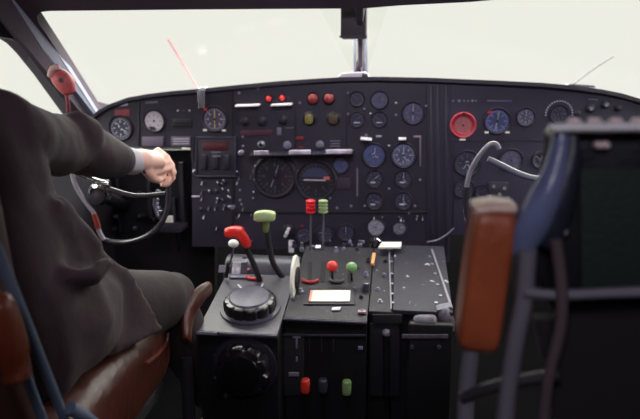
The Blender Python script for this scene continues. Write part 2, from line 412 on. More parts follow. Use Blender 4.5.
# dark footwell backing with plumbing under the left panel
fw = thing('rudder_pedal_box', at(150, 300, 2.3), 'dark recessed under-panel box in the left footwell', 'under-panel box')
MB().prism([at(60, 150, 2.35), at(215, 150, 2.35), at(215, 420, 2.35), at(60, 420, 2.35)], (0, .03, 0)).build('backing', MATTE, fw, smooth=False)
for px, py, w, h in ((120, 205, 3, 60), (150, 190, 4, 60), (183, 195, 5, 70), (133, 160, 60, 3), (176, 225, 3, 60)):
    c = at(px, py, 2.32); MB().box(c, (sc(w, 2.3), .03, sc(h, 2.3))).build('bracket', DARK, fw, bevel=.002)
for px, py in ((173, 215),):
    c = at(169, 219, 2.2); 
    MB().box(c, (sc(9, 2.2), .01, sc(7, 2.2))).build('placard', WHITE, fw)
    MB().box(at(171, 227, 2.24), (sc(30, 2.2), .09, sc(5, 2.2))).build('shelf', DARK, fw)
for k in range(16):
    px = random.uniform(112, 190); py = random.uniform(190, 236)
    MB().lathe(at(px, py, 2.33), (0, -1, 0), [(.007, 0), (.007, .02), (.004, .024)], 10).build('fitting', random.choice([STEEL, DARK, BEZ]), fw)

# ---- gauges
def gauge(px, py, r, label, cat='gauge', face=DIAL, tick=TICK, bez=GBEZ, needles=((40, .7),), nt=24, nmat=None, group='round gauges on the panels', sq=1.0, Y=PY, extra=None, name='round_gauge', arc=(0, 360), tw=.05):
    c = at(px, py, Y); R = sc(r, Y)*1.02
    root = thing(name, c, label, cat, group); ax = (0, -1, 0)
    MB().lathe(c, ax, [(R*1.14, -.002), (R*1.14, .006), (R*1.05, .011), (R*.98, .010), (R*.93, .004)], 32, cap1=False).build('bezel', bez, root)
    m = MB(); m.lathe(c, ax, [(R*.95, -.001), (R*.95, .004)], 32)
    for k in range(nt):
        a = math.radians(arc[0]+(arc[1]-arc[0])*k/nt); lg = .16 if k % 3 == 0 else .09
        d = Vector((math.sin(a), 0, math.cos(a))); s_ = Vector((math.cos(a), 0, -math.sin(a))); o = Vector((0, -.0046, 0))
        p1 = c+d*R*.88+o; p0 = c+d*R*(.88-lg*1.6)+o; w = s_*R*tw*.5
        m.add([p0-w, p0+w, p1+w, p1-w], [(0, 1, 2, 3)], 1)
        if k % 3 == 0 and r > 7:       # numeral-like block, too small to read
            q = c+d*R*.55+o; h = Vector((0, 0, R*.07)); w2 = Vector((R*.05, 0, 0))
            m.add([q-w2-h, q+w2-h, q+w2+h, q-w2+h], [(0, 1, 2, 3)], 1)
    dl_ = m.build('dial', [face, tick], root)
    for a, l in needles:
        a = math.radians(a); d = Vector((math.sin(a), 0, math.cos(a))); s_ = Vector((math.cos(a), 0, -math.sin(a)))
        m = MB(); o = Vector((0, -.0055, 0)); w = s_*R*.055
        m.prism([c-d*R*.2-w+o, c-d*R*.2+w+o, c+d*R*l+w*.4+o, c+d*R*l-w*.4+o], (0, -.001, 0)); m.build('needle', nmat or tick, dl_)
    MB().lathe(c, ax, [(R*.1, .004), (R*.1, .008), (R*.05, .009)], 12).build('needle_hub', BEZ, dl_)
    return root, c, R
def dots(root, c, R, pts, mt, sz=.16):
    for x, z in pts:
        MB().box(c+Vector((x*R, -.010, z*R)), (R*sz*2, .004, R*sz)).build('corner_marker', mt, root)
def rect_bar(root, x0, y0, x1, y1, mt, name='strip', th=.008, Y=PY, bevel=.001, ea=0):
    m = MB().prism([at(x0, y0, Y), at(x1, y0+ea, Y), at(x1, y1+ea, Y), at(x0, y1, Y)], (0, -th, 0))
    return m.build(name, mt, root, bevel=bevel)
def knob(root, px, py, r, mt=BEZ, h=.014, name='knob', Y=PY, cap=None, sy=None):
    c = at(px, py, Y); R = sc(r, Y); m = MB()
    m.lathe(c, (0, -1, 0), [(R*1.1, -.002), (R*1.1, h*.3), (R*.85, h*.35), (R*.85, h*.95), (R*.65, h*1.05)], 18)
    if cap: m.lathe(c, (0, -1, 0), [(R*.5, h*1.0), (R*.45, h*1.12)], 14, mi=1)
    return m.build(name, [mt, cap] if cap else mt, root)

# left panel
gauge(121, 128, 11.5, 'round flight gauge at the far left end of the panel beside the window post', needles=((120, .7), (-30, .5)))
r, c, R = gauge(154.5, 121, 10.5, 'round gauge with white glare painted on its face on the left panel above the hand', face=DIALW, tick=mat('grey_marks', (140, 134, 146), .6), needles=(), nt=24)
MB().add([c+Vector((R*x, -.0056, R*z)) for x, z in ((-.6, -.55), (-.1, -.5), (.15, -.72), (.3, -.68), (.1, -.9), (-.35, -.85))], [(0, 1, 2, 3, 4, 5)]).build('dark_segment', BEZ, r)
r, c, R = gauge(215, 119, 12, 'round gauge with a yellow upright needle on the left panel', face=mat('purple_dial', (84, 72, 96), .35, coat=.5, var=.3, vscale=80), needles=((2, .85), (182, .8)), nmat=YEL)
dots(r, c, R, ((-.82, -.92), (.8, -.92)), WHITE); dots(r, c, R, ((-.7, .78),), REDL, .14)
r, c, R = gauge(463, 125, 11, 'large round gauge with a bright red ring on the right panel', face=mat('pink_dial', (180, 106, 112), .4, coat=.4, var=.15, vscale=60), tick=mat('pink_marks', (196, 120, 126), .6), bez=mat('red_bezel', (206, 84, 98), .4), needles=((0, .5),))
MB().lathe(c, (0, -1, 0), [(R*.92, .004), (R*.92, .009), (R*.74, .007), (R*.72, .004)], 32, cap0=False, cap1=False).build('inner_ring', mat('deep_red_ring', (178, 44, 64), .4), r)
MB().box(c+Vector((0, -.008, -R*1.24)), (R*.5, .004, R*.16)).build('corner_marker', WHITE, r)
MB().box(c+Vector((0, -.012, R*.98)), (R*.16, .004, R*.22)).build('index_mark', BEZ, r)
r, c, R = gauge(497, 121, 11.5, 'round gauge with a pale green needle right of the red-ringed gauge', face=mat('navy_dial', (74, 78, 124), .35, coat=.5, var=.15, vscale=60), tick=mat('blue_marks', (128, 130, 176), .6), needles=((10, .8), (190, .8)), nmat=mat('pale_green_paint', (150, 178, 150), .5), tw=.12)
dots(r, c, R, ((-.82, -.92), (.85, -.9)), WHITE); dots(r, c, R, ((-.65, .72),), REDL, .16)
r, c, R = gauge(525.5, 117, 8, 'small pale-dialled round gauge right of the green-needled gauge', face=mat('grey_dial', (96, 94, 120), .35, coat=.5, var=.3, vscale=110), needles=((5, .8),), nmat=TICK)
gauge(467, 163, 11.5, 'round gauge directly below the red-ringed gauge behind the right yoke horn', face=DIAL, tick=TICKD, needles=((150, .75), (210, .6)), nmat=TICK)
gauge(511, 160, 10, 'round gauge with pale right half above the right yoke crossbar', face=mat('grey_dial', (96, 94, 120)), tick=TICKD, needles=((90, .5),))
gauge(464, 188, 9, 'dim round gauge low on the right panel beside the tan armrest', tick=TICKD, needles=((90, .6),))
gauge(540, 160, 7, 'small round gauge peeking out left of the blue seat flap', tick=TICK, needles=((-45, .8), (30, .8)))
# arc gauge
r, c, R = gauge(559, 114, 8, 'round gauge ringed by a white dotted arc above the right seat', needles=((80, .7),), tick=TICKD)
m = MB()
for k in range(17):
    a = math.radians(-95+190*k/16); q = c+Vector((math.sin(a)*R*1.5, -.001, math.cos(a)*R*1.5)); m.box(q, (.0045, .003, .0045), Euler((0, a, 0)))
m.build('arc_scale', TICK, r)
r, c, R = gauge(482, 191, 6, 'tiny gauge low on the right panel just above the armrest top', needles=((60, .7),), tick=TICKD)
# centre panel: engine gauges
G2 = 'round gauges on the panels'
for px, py, rr, lb, fc, tk in (
    (357, 99, 6.8, 'upper small gauge left of the pair at the top of the centre panel', DIAL, TICKD),
    (379.5, 100, 8, 'upper small gauge with lighter dial, second from the right column top', mat('slate_dial', (84, 82, 112), .35, coat=.5, var=.3, vscale=110), TICKD),
    (357, 119.5, 7, 'lower left of the four small gauges at the top of the centre panel', DIAL, TICKD),
    (379.5, 119.5, 7, 'lower right of the four small gauges at the top of the centre panel', DIAL, TICKD),
    (413, 113, 10, 'round gauge with bright upright bar near the right edge of centre panel', mat('slate_dial', (84, 82, 112)), TICKD),
    (374, 155, 11, 'round gauge with blue glare painted on its face, left of the large pair under the bright strips', DIALB, mat('blue_faint', (104, 108, 142), .5)),
    (403.5, 155, 11.5, 'blue-tinted round gauge with white needle, right of the large pair', mat('slate_dial2', (92, 94, 124), .35, coat=.5, var=.5, vscale=120), TICK),
    (374.5, 178.5, 8, 'small dim gauge under the left of the large blue pair', DIAL, TICKD),
    (403.5, 178.5, 8, 'small dim gauge under the right of the large blue pair', DIAL, TICKD),
    (374.5, 200.5, 8, 'small dim gauge, left of the bottom pair in the engine columns', DIAL, TICKD),
    (403.5, 200.5, 8, 'small dim gauge, right of the bottom pair in the engine columns', DIAL, TICKD),
    (376, 227, 8.5, 'round gauge with pale face behind the white arched valve', mat('pale_grey_dial', (150, 146, 162), .5, var=.4, vscale=120), TICK),
    (399.5, 228, 6.5, 'small pale mottled gauge right of the arched valve', mat('mottled_dial', (140, 134, 150), .5, var=.7, vscale=160), TICKD),
    (325, 233, 8, 'dim gauge low on the centre panel behind the green ribbed lever', DIAL, TICKD),
    (346, 232, 8, 'dim gauge low on the centre panel right of the ribbed levers', DIAL, TICKD),
    (304, 234, 7.5, 'dim gauge low on the centre panel left of the red ribbed lever', DIAL, TICKD),
    (275, 176, 20, 'large dark compass gauge, left of the two big central instruments', mat('deep_dial', (36, 33, 44), .35, coat=.4), mat('very_faint_marks', (72, 68, 86), .6)),
    (341, 165, 7.5, 'small blue gauge at the upper right of the horizon instrument', mat('navy_dial', (74, 78, 124)), TICKD)):
    nd = {413: ((0, .9), (180, .85)), 403.5: ((0, .8), (150, .6)), 374: ((10, .7), (120, .5)), 275: ((20, .6), (200, .6))}.get(px, ((random.uniform(-120, 120), .7),))
    gauge(px, py, rr, lb, face=fc, tick=tk, needles=nd, nmat=TICK if rr > 9 and px != 275 else (TICK if py > 170 and px != 275 else TICKD))
    if px in (357, 379.5) and py > 110 or (py in (178.5, 200.5)):
        o = bpy.context.scene.objects
# attitude indicator
r, c, R = gauge(316, 180, 19, 'large artificial horizon with a pale horizon bar beside the compass gauge', face=mat('deep_dial', (36, 33, 44)), tick=mat('very_faint_marks', (72, 68, 86)), needles=())
m = MB(); pts = [c+Vector((math.cos(math.radians(a))*R*.72, -.0062, math.sin(math.radians(a))*R*.62+R*.05)) for a in range(8, 173, 8)]
m.prism(pts, (0, -.001, 0)); m.build('sky_half', mat('horizon_blue', (62, 66, 98), .4), r)
MB().box(c+Vector((-.004, -.010, R*.02)), (R*1.15, .004, R*.07)).build('horizon_bar', mat('horizon_white', (190, 185, 196), .5), r)
MB().box(c+Vector((R*.58, -.0125, R*.14)), (R*.3, .004, R*.14)).build('pointer', mat('salmon_paint', (205, 110, 96), .5), r)
# pairs of warning lights
def light(px, py, rr, mt, label, grp, name='warning_light', stripes=False, Y=PY):
    c = at(px, py, Y); R = sc(rr, Y); root = thing(name, c, label, 'light', grp)
    MB().lathe(c, (0, -1, 0), [(R*1.25, -.002), (R*1.25, .006), (R*1.05, .009), (R, .005)], 24, cap1=False).build('collar', BEZ, root)
    MB().lathe(c, (0, -1, 0), [(R, .003), (R*.95, .009), (R*.7, .014), (R*.3, .0165)], 24).build('lens', mt, root)
    if stripes:
        for x in (-.6, -.3, 0, .3, .6):
            h = math.sqrt(1-x*x)*R*.9
            MB().box(c+Vector((x*R, -.0165, 0)), (R*.09, .003, h*2)).build('stripe', YEL if stripes == 1 else mat('dull_amber', (128, 104, 70), .5), root)
    return root
light(269, 98.5, 2.9, mat('red_lens_lit', (225, 60, 62), .3, emit=.3), 'small bright red lamp, left of the close pair above the white strip', 'small red warning lamps')
light(282.5, 97.8, 2.9, mat('red_lens_lit', (225, 60, 62)), 'small bright red lamp, right of the close pair above the white strip', 'small red warning lamps')
LR = mat('dull_red_lens', (160, 62, 66), .35, coat=.5, var=.15, vscale=80, emit=.03)
light(313, 98.5, 5.2, LR, 'larger dull red round light, left one of the pair at top centre', 'dull red round lights')
light(329, 98.3, 5.2, LR, 'larger dull red round light, right one of the pair at top centre', 'dull red round lights')
light(309.5, 118.5, 5.6, BEZ, 'round black indicator with yellow stripes, left one of the pair', 'striped indicators', 'striped_indicator', 1)
light(333.5, 118.5, 5.6, BEZ, 'round black indicator with dull amber stripes, right one of the pair', 'striped indicators', 'striped_indicator', 2)

# radio unit on the left panel with framed front
ru = thing('radio_unit', P(217, 176), 'framed black radio control box with a dark red window on the left panel', 'radio')
rect_bar(ru, 197, 137, 236, 176, DARK, 'housing', .012)
for a in ((196.5, 136.5, 237, 138.2), (196.5, 174.8, 237, 176.5), (196.5, 138.2, 198, 174.8), (235.5, 138.2, 237, 174.8)):
    rect_bar(ru, *a, PANELR, 'frame_edge', .016)
rect_bar(ru, 204, 141.5, 229, 150, mat('deep_red_window', (82, 30, 40), .4, coat=.4), 'display_window', .014)
rect_bar(ru, 203.5, 140.3, 229.5, 141.4, PANELR, 'window_edge', .015)
for x in (205.5, 217, 228.5):
    rect_bar(ru, x-2.6, 154, x+2.6, 169, BEZ, 'slide_switch', .02, bevel=.003)
rect_bar(ru, 212, 151.2, 222, 152.4, TICKD, 'mark', .0135); rect_bar(ru, 214, 155.2, 221.5, 156.4, TICKD, 'mark', .0215)
# left panel small parts
for x, y, w_, mt in ((178, 110.5, 1, TICK), (189.5, 110.5, 1.1, TICK), (184, 110.5, .7, TICKD), (109, 123, 1.2, BEZ), (140, 128, 1.2, BEZ), (167, 110, 1, BEZ), (168, 130, 1, BEZ)):
    knob(left, x, y, w_, mt, .005, 'screw')
rect_bar(left, 115, 110, 130, 116.5, mat('worn_red_plate', (150, 70, 78), .6, var=.2, vscale=60), 'red_placard', .003, ea=-1)
rect_bar(left, 119, 103.5, 128, 106.5, TICK, 'placard', .003, ea=-1)
rect_bar(left, 145.5, 101.5, 158, 103.8, TICKD, 'placard', .003, ea=-.8)
rect_bar(left, 173, 119, 192, 127, BEZ, 'recessed_window', .004)
rect_bar(left, 175, 121.5, 190, 124, MATTE, 'window_slot', .0045)
rect_bar(left, 138, 100, 139.8, 146, DARK, 'panel_joint', .004)
rect_bar(left, 232, 88, 234, 246, MATTE, 'panel_joint', .004)
mt = mat('lilac_grey_plate', (104, 92, 112), .5)
rect_bar(left, 143, 136.5, 164, 146, mt, 'ledge_plate', .01); rect_bar(left, 172, 136.5, 191, 146, mt, 'ledge_plate', .01)
for k in range(3): rect_bar(left, 174, 138.3+k*2.4, 190, 139.1+k*2.4, TICK, 'mark', .0108)
rect_bar(left, 183, 147.2, 191, 149, WHITE, 'placard', .012, ea=.6)
m = MB().prism([P(191.5, 137), P(194.5, 137), P(194.5, 160), P(191.5, 160)], (0, -.006, 0)); m.build('panel_joint', BEZ, left)
# lower part switches of the left panel
spots = [(195.5, 172, 3, STEEL), (187, 163, 2, BEZ), (189, 172, 1.6, TICKD), (241, 153, 3.2, STEEL)]
for x, y, r_, mm in spots[:1]: knob(left, x, y, r_, mm, .012, cap=BLACK)
for k in range(26):
    x = random.choice([203, 210, 217, 224, 230])+random.uniform(-1.5, 1.5); y = random.choice([183, 191, 199, 208, 217, 228])+random.uniform(-1.5, 1.5)
    c = P(x, y); m = MB(); m.lathe(c, (0, -1, 0), [(.006, -.001), (.006, .004), (.003, .005)], 10)
    m.lathe(c+Vector((0, -.004, 0)), (0, -1, random.choice([-.8, .8])), [(.0018, 0), (.0026, .014)], 8, mi=1); m.build('toggle_switch', [BEZ, random.choice([STEEL, TICKD, TICK])], left)
rect_bar(left, 192, 195.5, 200, 197, TICK, 'placard', .004)
knob(left, 233, 207, 2.5, TICKD, .012)
# chrome bracket clipped over the panel edge
cb = thing('metal_bracket', P(200, 108), 'small polished metal bracket clipped over the panel top above the yellow-needled gauge', 'bracket')
MB().prism([P(197.3, 88, .02), P(199.3, 88, .02), P(200.8, 108, .02), P(198.6, 108, .02)], (0, -.004, 0)).build('side_strip', CHROME, cb, bevel=.001)
MB().prism([P(197.5, 88, .02), P(204.8, 87.3, .02), P(205.2, 91, .02), P(197.8, 91.6, .02)], (0, .03, 0)).build('top_plate', mat('bright_aluminium', (205, 205, 212), .4, metal=.4), cb, bevel=.001)
MB().prism([P(199.5, 91, .018), P(204.8, 90.5, .018), P(205, 108, .018), P(200.8, 108, .018)], (0, -.002, 0)).build('face_strip', STEEL, cb, bevel=.0005)

# centre panel parts
BR = mat('white_edge_strip', (246, 240, 246), .4)
# edge-lit tray lips: aluminium covers hinged on the panel
def lip(x0, y0, x1, y1, label, mt=BR, depth=.03, h=1.6, cat='light strip', nm='light_shade'):
    a, b = P(x0, y0), P(x1, y1); hh = sc(h, PY)
    m = MB().prism([a, b, b+Vector((0, -depth, -.004)), a+Vector((0, -depth, -.004))], (0, 0, -hh))
    return tag(m.build(nm, mt, bevel=.0012, origin=a), label, cat, 'bright lamp shades on the centre panel')
lip(237, 104.0, 261, 103.2, 'bright white metal lamp shade at the upper left of the centre panel')
lip(272.5, 103.2, 293, 102.4, 'bright white metal lamp shade under the small red lamps')
lip(361, 136.5, 372, 137.6, 'short bright lamp shade above the left blue-tinted gauge', h=1.6)
lip(398.5, 137, 406, 137, 'short bright lamp shade above the right blue-tinted gauge', h=1.3)
shm = mat('ledge_highlight', (215, 208, 224), .35, metal=.3, var=.5, vscale=22)  # pale strips paint the highlights along the ledge
s_ = thing('radio_shelf', P(303, 156), 'long narrow metallic ledge with painted highlight patches across the centre panel', 'ledge')
a, b = P(252, 151.5), P(354, 149.5)
MB().prism([a, b, b+Vector((0, -.05, -.006)), a+Vector((0, -.05, -.006))], (0, 0, -.006)).build('ledge', DARK, s_, bevel=.001)
for x0, x1, yy in ((254, 269, 150.6), (289, 311, 150), (326, 352, 149.4)):
    a, b = P(x0, yy, .05), P(x1, yy-.3, .05)
    MB().prism([a, b, b+Vector((0, 0, -.015)), a+Vector((0, 0, -.015))], (0, -.006, 0)).build('highlight_edge', shm, s_, bevel=.002)
for x, y, r_, h, mm in ((245, 121, 4.5, .014, BEZ), (262, 121, 4.5, .014, BEZ), (283, 120, 4.5, .014, BEZ), (241.5, 152.5, 3, .02, STEEL)):
    knob(cen, x, y, r_, mm, h)
for x, y, r_, mm, cp in ((261.5, 144.5, 3.8, STEEL, BLACK), (287.5, 145, 4, TICKD, None), (320, 144.5, 3.8, TICKD, None)):
    knob(cen, x, y, r_, mm, .014, cap=cp)
rect_bar(cen, 241, 130.5, 272, 135.5, mat('maroon_strip', (84, 46, 62), .5), 'maroon_strip', .004, ea=-.8)
rect_bar(cen, 277, 127.5, 281.5, 135, TICKD, 'mark', .003)
rect_bar(cen, 285, 127.3, 294, 128.4, TICKD, 'mark', .004)
rect_bar(cen, 296, 136.5, 304, 140, REDD, 'red_placard', .004); rect_bar(cen, 299, 146.5, 304, 148, REDD, 'red_placard', .004)
for k in range(3): rect_bar(cen, 330+k % 2, 140.5+k*2.6, 340, 141.4+k*2.6, TICKD, 'mark', .004)
rect_bar(cen, 236, 106, 237, 124, BEZ, 'panel_joint', .004); rect_bar(cen, 295, 90, 295.8, 148, BEZ, 'panel_joint', .003); rect_bar(cen, 346, 84, 346.8, 150, BEZ, 'panel_joint', .003)
rect_bar(cen, 335, 178, 350, 190, mat('dim_plate', (58, 46, 62), .5), 'data_plate', .004)
rect_bar(cen, 356.5, 168, 358, 196, mat('pale_rod', (120, 112, 126), .5), 'guide_strip', .006)
rect_bar(cen, 419.5, 137, 421, 166, mat('pale_rod', (120, 112, 126)), 'guide_strip', .006); rect_bar(cen, 413.5, 135.5, 421, 137.3, mat('pinkish_rod', (170, 140, 152), .5), 'guide_strip', .006)
rect_bar(cen, 376, 135.2, 381.5, 137.2, TICK, 'placard', .006)
rect_bar(cen, 233.5, 211, 427, 213, MATTE, 'panel_joint', .006)
for px, py in ((357, 122.5), (379.5, 122.5)): rect_bar(cen, px-3, py-.6, px+3, py+.6, TICK, 'mark', .0085)
for px in (374.5, 403.5):
    for py in (182, 204): rect_bar(cen, px-4, py-.5, px+1, py+.9, TICK, 'mark', .0085)
for x, y in ((364.5, 109), (370.5, 114), (396, 103.5), (348, 93), (348, 114), (396, 115), (426, 106), (389, 146), (366, 135), (389, 189), (351, 206), (365, 206), (415, 206), (420, 180), (243, 137), (243, 146), (258, 88.5), (239, 93), (300, 103), (337, 208), (320, 205), (330, 198), (409, 213), (352, 245), (240, 190), (240, 200)):
    knob(cen, x, y, 1.3, random.choice([TICKD, STEEL, TICKD]), .006, 'screw')
for k in range(30):
    x = random.uniform(237, 256) if k < 22 else random.uniform(352, 425); y = random.uniform(165, 244) if k < 22 else random.uniform(216, 222)
    c = P(x, y); m = MB(); m.lathe(c, (0, -1, 0), [(.005, -.001), (.005, .004), (.003, .005)], 10)
    m.lathe(c+Vector((0, -.004, 0)), (0, -1, random.choice([-.8, .8])), [(.0016, 0), (.0024, .013)], 8, mi=1); m.build('toggle_switch', [BEZ, random.choice([STEEL, TICKD, TICK])], cen)
# selector valve knobs low on the centre panel
def valve(px, py, rr, label, mt=STEEL, arch=False):
    c = P(px, py); R = sc(rr, PY); root = thing('selector_valve', c, label, 'valve', 'selector valves at the foot of the centre panel')
    MB().lathe(c, (0, -1, 0), [(R, -.002), (R, .008), (R*.8, .010)], 24).build('base_ring', BEZ, root)
    MB().box(c+Vector((0, -.018, 0)), (R*.45, .024, R*1.5), Euler((0, .4, 0))).build('grip', mt, root, bevel=.003)
    if arch:
        MB().tube([c+Vector((-R*1.0, -.025, -R*1.1)), c+Vector((-R*.8, -.03, R*.2)), c+Vector((0, -.03, R*.7)), c+Vector((R*.8, -.03, R*.2)), c+Vector((R*1.0, -.025, -R*1.1))], R*.2, 8).build('guard', CHROME, root)
valve(288, 231, 7, 'selector valve with pale worn grip left of the red ribbed lever', mat('pale_worn', (222, 218, 228), .4, var=.4, vscale=70))
valve(376, 241, 6, 'selector valve under a shiny arched guard beside the white strip', STEEL, True)
rect_bar(cen, 289, 240, 294, 252, mat('pale_worn', (222, 218, 228)), 'placard', .01)
rect_bar(cen, 301, 225, 304, 229, REDD, 'red_placard', .006)

# right panel parts
for x in (453, 459, 464, 468, 472.5, 476): knob(rig, x, 101, .9 if x not in (459, 472.5) else 1.3, TICKD, .005, 'screw')
rect_bar(rig, 487, 100, 512, 102, mat('label_lilac', (90, 86, 118), .5), 'placard', .003)
rect_bar(rig, 449.5, 140, 640, 141, BEZ, 'panel_joint', .003)
rect_bar(rig, 453, 141, 454, 232, BEZ, 'panel_joint', .003)
for x, y, r_ in ((577, 113.5, 3.2), (590, 108.5, 4), (605, 105, 3.5), (618, 108, 3)):
    knob(rig, x, y, r_, BEZ, .014, cap=TICKD if x in (590, 605) else None)
rect_bar(rig, 588, 98.5, 598, 100, TICKD, 'placard', .003, ea=.5)
rect_bar(rig, 488, 182, 508, 205, DARK, 'sub_panel', .01)
for x, y in ((493, 186), (499, 194), (504, 188), (507, 198), (489, 196)): knob(rig, x, y, 2, random.choice([STEEL, TICKD, mat('pinkish_rod', (170, 140, 152))]), .014)
rect_bar(rig, 537, 152, 541, 158, YEL, 'mark', .004)
# thin bent wire below the ribbed column
tag(MB().tube([P(427, 242, .06), P(436, 240.5, .06), P(446, 235, .05), P(454, 228, .05)], .0028, 8).build('pull_handle', mat('dull_grey_wire', (130, 126, 140), .4), origin=P(440, 238, .06)), 'thin pale curved pull handle under the channel between the panels', 'handle')

# ------------------------------------------------------------------ centre windshield mount
cb = thing('overhead_compass_box', at(353, 38, 2.05), 'dark rectangular box hanging from the header at the windshield centre', 'box')
b0 = at(340.5, 38, 2.0); b1 = at(366.5, -14, 2.0)
MB().box(((b0.x+b1.x)/2, 2.04, (b0.z+b1.z)/2), (b1.x-b0.x, .08, b1.z-b0.z)).build('housing', mat('dark_purple_box', (40, 30, 40), .6), cb, bevel=.003)
MB().box(((b0.x+b1.x)/2, 2.0, b0.z+.004), (b1.x-b0.x+.006, .006, .006)).build('lower_rim', LINER, cb)
sp = thing('windshield_strut', at(361, 74, 2.2), 'thin metal centre strut with crossed rods below the dark box', 'strut')
MB().prism([at(353.6, 36, 2.25), at(356.2, 36, 2.25), at(356, 76, 2.25), at(353.6, 76, 2.25)], (0, .02, 0)).build('side_bar', POSTM, sp)
MB().prism([at(364.6, 34, 2.25), at(367.4, 34, 2.25), at(367.6, 76, 2.25), at(365, 76, 2.25)], (0, .02, 0)).build('side_bar', POSTM, sp)
MB().prism([at(358, 36, 2.27), at(361, 36, 2.27), at(361, 74, 2.27), at(358, 74, 2.27)], (0, .02, 0)).build('side_bar', CHROME, sp)
MB().tube([at(364, 40, 2.23), at(356, 73, 2.23)], .007, 8, smooth=0).build('rod', LINER, sp)
MB().tube([at(357.5, 40, 2.21), at(360, 55, 2.21), at(362, 72, 2.21)], .003, 8).build('rod', STEEL, sp)
ba = thing('strut_base', at(353, 77, 2.18), 'low pale flanged base of the centre strut on the glareshield', 'base plate')
MB().prism([at(337, 77.5, 2.13), at(342, 73, 2.13), at(364, 71.5, 2.13), at(368, 74, 2.13), at(369, 78.5, 2.13), at(350, 79.5, 2.13)], (0, .06, 0)).build('flange', mat('pale_flange', (168, 158, 172), .4), ba, bevel=.003)
MB().prism([at(362, 73, 2.12), at(367.5, 73.5, 2.12), at(368, 78, 2.12), at(362, 78.5, 2.12)], (0, .02, 0)).build('clamp', BEZ, ba, bevel=.002)
# windshield wiper arm and aerial outside
tag(MB().tube([at(168.5, 39.5, 2.62), at(182, 62, 2.6), at(196.5, 86, 2.5), at(199, 92, 2.46)], .0045, 8).build('wiper_arm', mat('pink_worn_red', (118, 50, 62), .5), origin=at(199, 92, 2.46)), 'thin reddish wiper arm outside the left windshield', 'wiper')
ae = thing('wiper_arm', at(574, 84, 2.5), 'thin dark wiper arm outside the right windshield', 'wiper')
MB().tube([at(574, 84, 2.5), at(592, 70, 2.55), at(613, 56.5, 2.6)], .0028, 8).build('arm', BEZ, ae)
MB().prism([at(566, 86, 2.4), at(596, 88, 2.4), at(594, 85.5, 2.4), at(570, 83.8, 2.4)], (0, .05, 0)).build('blade', BEZ, ae)

# red padded knob beside the left window post
rk = thing('red_crank_knob', at(68, 112, 1.72), 'faded red rounded knob on a thin stem in front of the left window post', 'knob')
MB().loft([at(55, 73, 1.72), at(60, 77, 1.72), at(66, 84, 1.72), at(69, 91, 1.72)], [(sc(7, 1.72), .02), (sc(10.5, 1.72), .028), (sc(11, 1.72), .03), (sc(7.5, 1.72), .02)], 18, ref=(0, 1, 0)).build('knob', REDP, rk, sub=1)
MB().loft([at(49.5, 76, 1.7), at(52, 68, 1.7), at(58, 67, 1.7)], [(.008, .008), (.011, .011), (.01, .01)], 10).build('pale_edge', mat('pale_pink_rubber', (205, 165, 165), .6), rk, sub=1)
MB().tube([at(66, 92, 1.72), at(68, 104, 1.72), at(68.5, 118, 1.74)], .006, 8).build('stem', mat('pink_worn_red', (118, 50, 62)), rk)
MB().box(at(61, 80, 1.69), (.012, .004, .012)).build('rivet', BEZ, rk)

# ------------------------------------------------------------------ control yokes
def yoke(name, label, C, path, hub, crossbar, Y, left_):
    root = thing(name, hub, label, 'control yoke', 'control yokes')
    return root
Y1 = 1.69
hub = at(95, 186, Y1)
yk = thing('control_yoke', hub, 'left control yoke held by the pilot, dark rim with chrome hub', 'control yoke')
MB().tube([at(px, py, Y1) for px, py in ((160, 166), (166, 176), (168.5, 192), (167, 210), (160, 225), (147, 236), (128, 242), (112, 242), (104, 240))], sc(3.0, Y1), 12).build('rim', mat('rim_bakelite', (52, 50, 58), .25, coat=.5), yk)
MB().tube([at(px, py, Y1-.01) for px, py in ((104, 240), (99, 231), (95, 215), (84, 200), (75, 184), (71.5, 170))], sc(2.6, Y1), 12).build('grip_bar', mat('pale_grip_bar', (140, 134, 148), .3, coat=.4), yk)
MB().tube([at(94, 214, Y1-.014), at(96.5, 221, Y1-.014), at(98, 228, Y1-.014)], sc(3.2, Y1), 12).build('red_band', mat('dull_red_band', (132, 48, 44), .4), yk)
MB().tube([at(px, py, Y1) for px, py in ((78, 174), (90, 179), (102, 183), (110, 183))], sc(3.6, Y1), 10).build('spoke', CHROME, yk)
MB().tube([at(px, py, Y1) for px, py in ((106, 188), (135, 196), (166, 194))], sc(3.0, Y1), 10).build('spoke', mat('rim_bakelite', (52, 50, 58)), yk)
MB().lathe(at(101, 193, Y1+.02), (0, -1, 0), [(.034, 0), (.034, .02), (.028, .032), (.012, .038)], 24).build('hub', mat('glossy_hub', (60, 60, 68), .15, coat=.8), yk)
MB().lathe(at(101, 192, Y1), (0, -1, -.4), [(.03, .006), (.032, .012), (.026, .018)], 24, cap0=False, cap1=False).build('hub_ring', CHROME, yk)
MB().tube([at(100, 194, Y1+.02), at(112, 200, 2.0), at(124, 205, 2.34)], .022, 14).build('column', BLACK, yk)
MB().tube([at(px, py, 1.9) for px, py in ((158, 190), (154, 204), (158, 216))], .006, 8).build('cable', STEEL, yk)
for k in range(6):
    MB().box(at(157+random.uniform(-3, 3), 192+4*k, 1.95), (.01, .02, .008)).build('cable_clip', random.choice([STEEL, WHITE, TICKD]), yk)
Y2 = 1.70
hub = at(560, 190, Y2)
yk = thing('control_yoke', hub, 'right control yoke with pale worn horn behind the empty seat', 'control yoke')
WR = mat('worn_grey_rim', (128, 124, 136), .3, coat=.3, var=.25, vscale=30)
MB().tube([at(px, py, Y2) for px, py in ((499, 149), (496.5, 144.5), (491, 144), (483, 151), (475, 162), (469.5, 174), (466.5, 188))], sc(2.5, Y2), 12).build('horn', WR, yk)
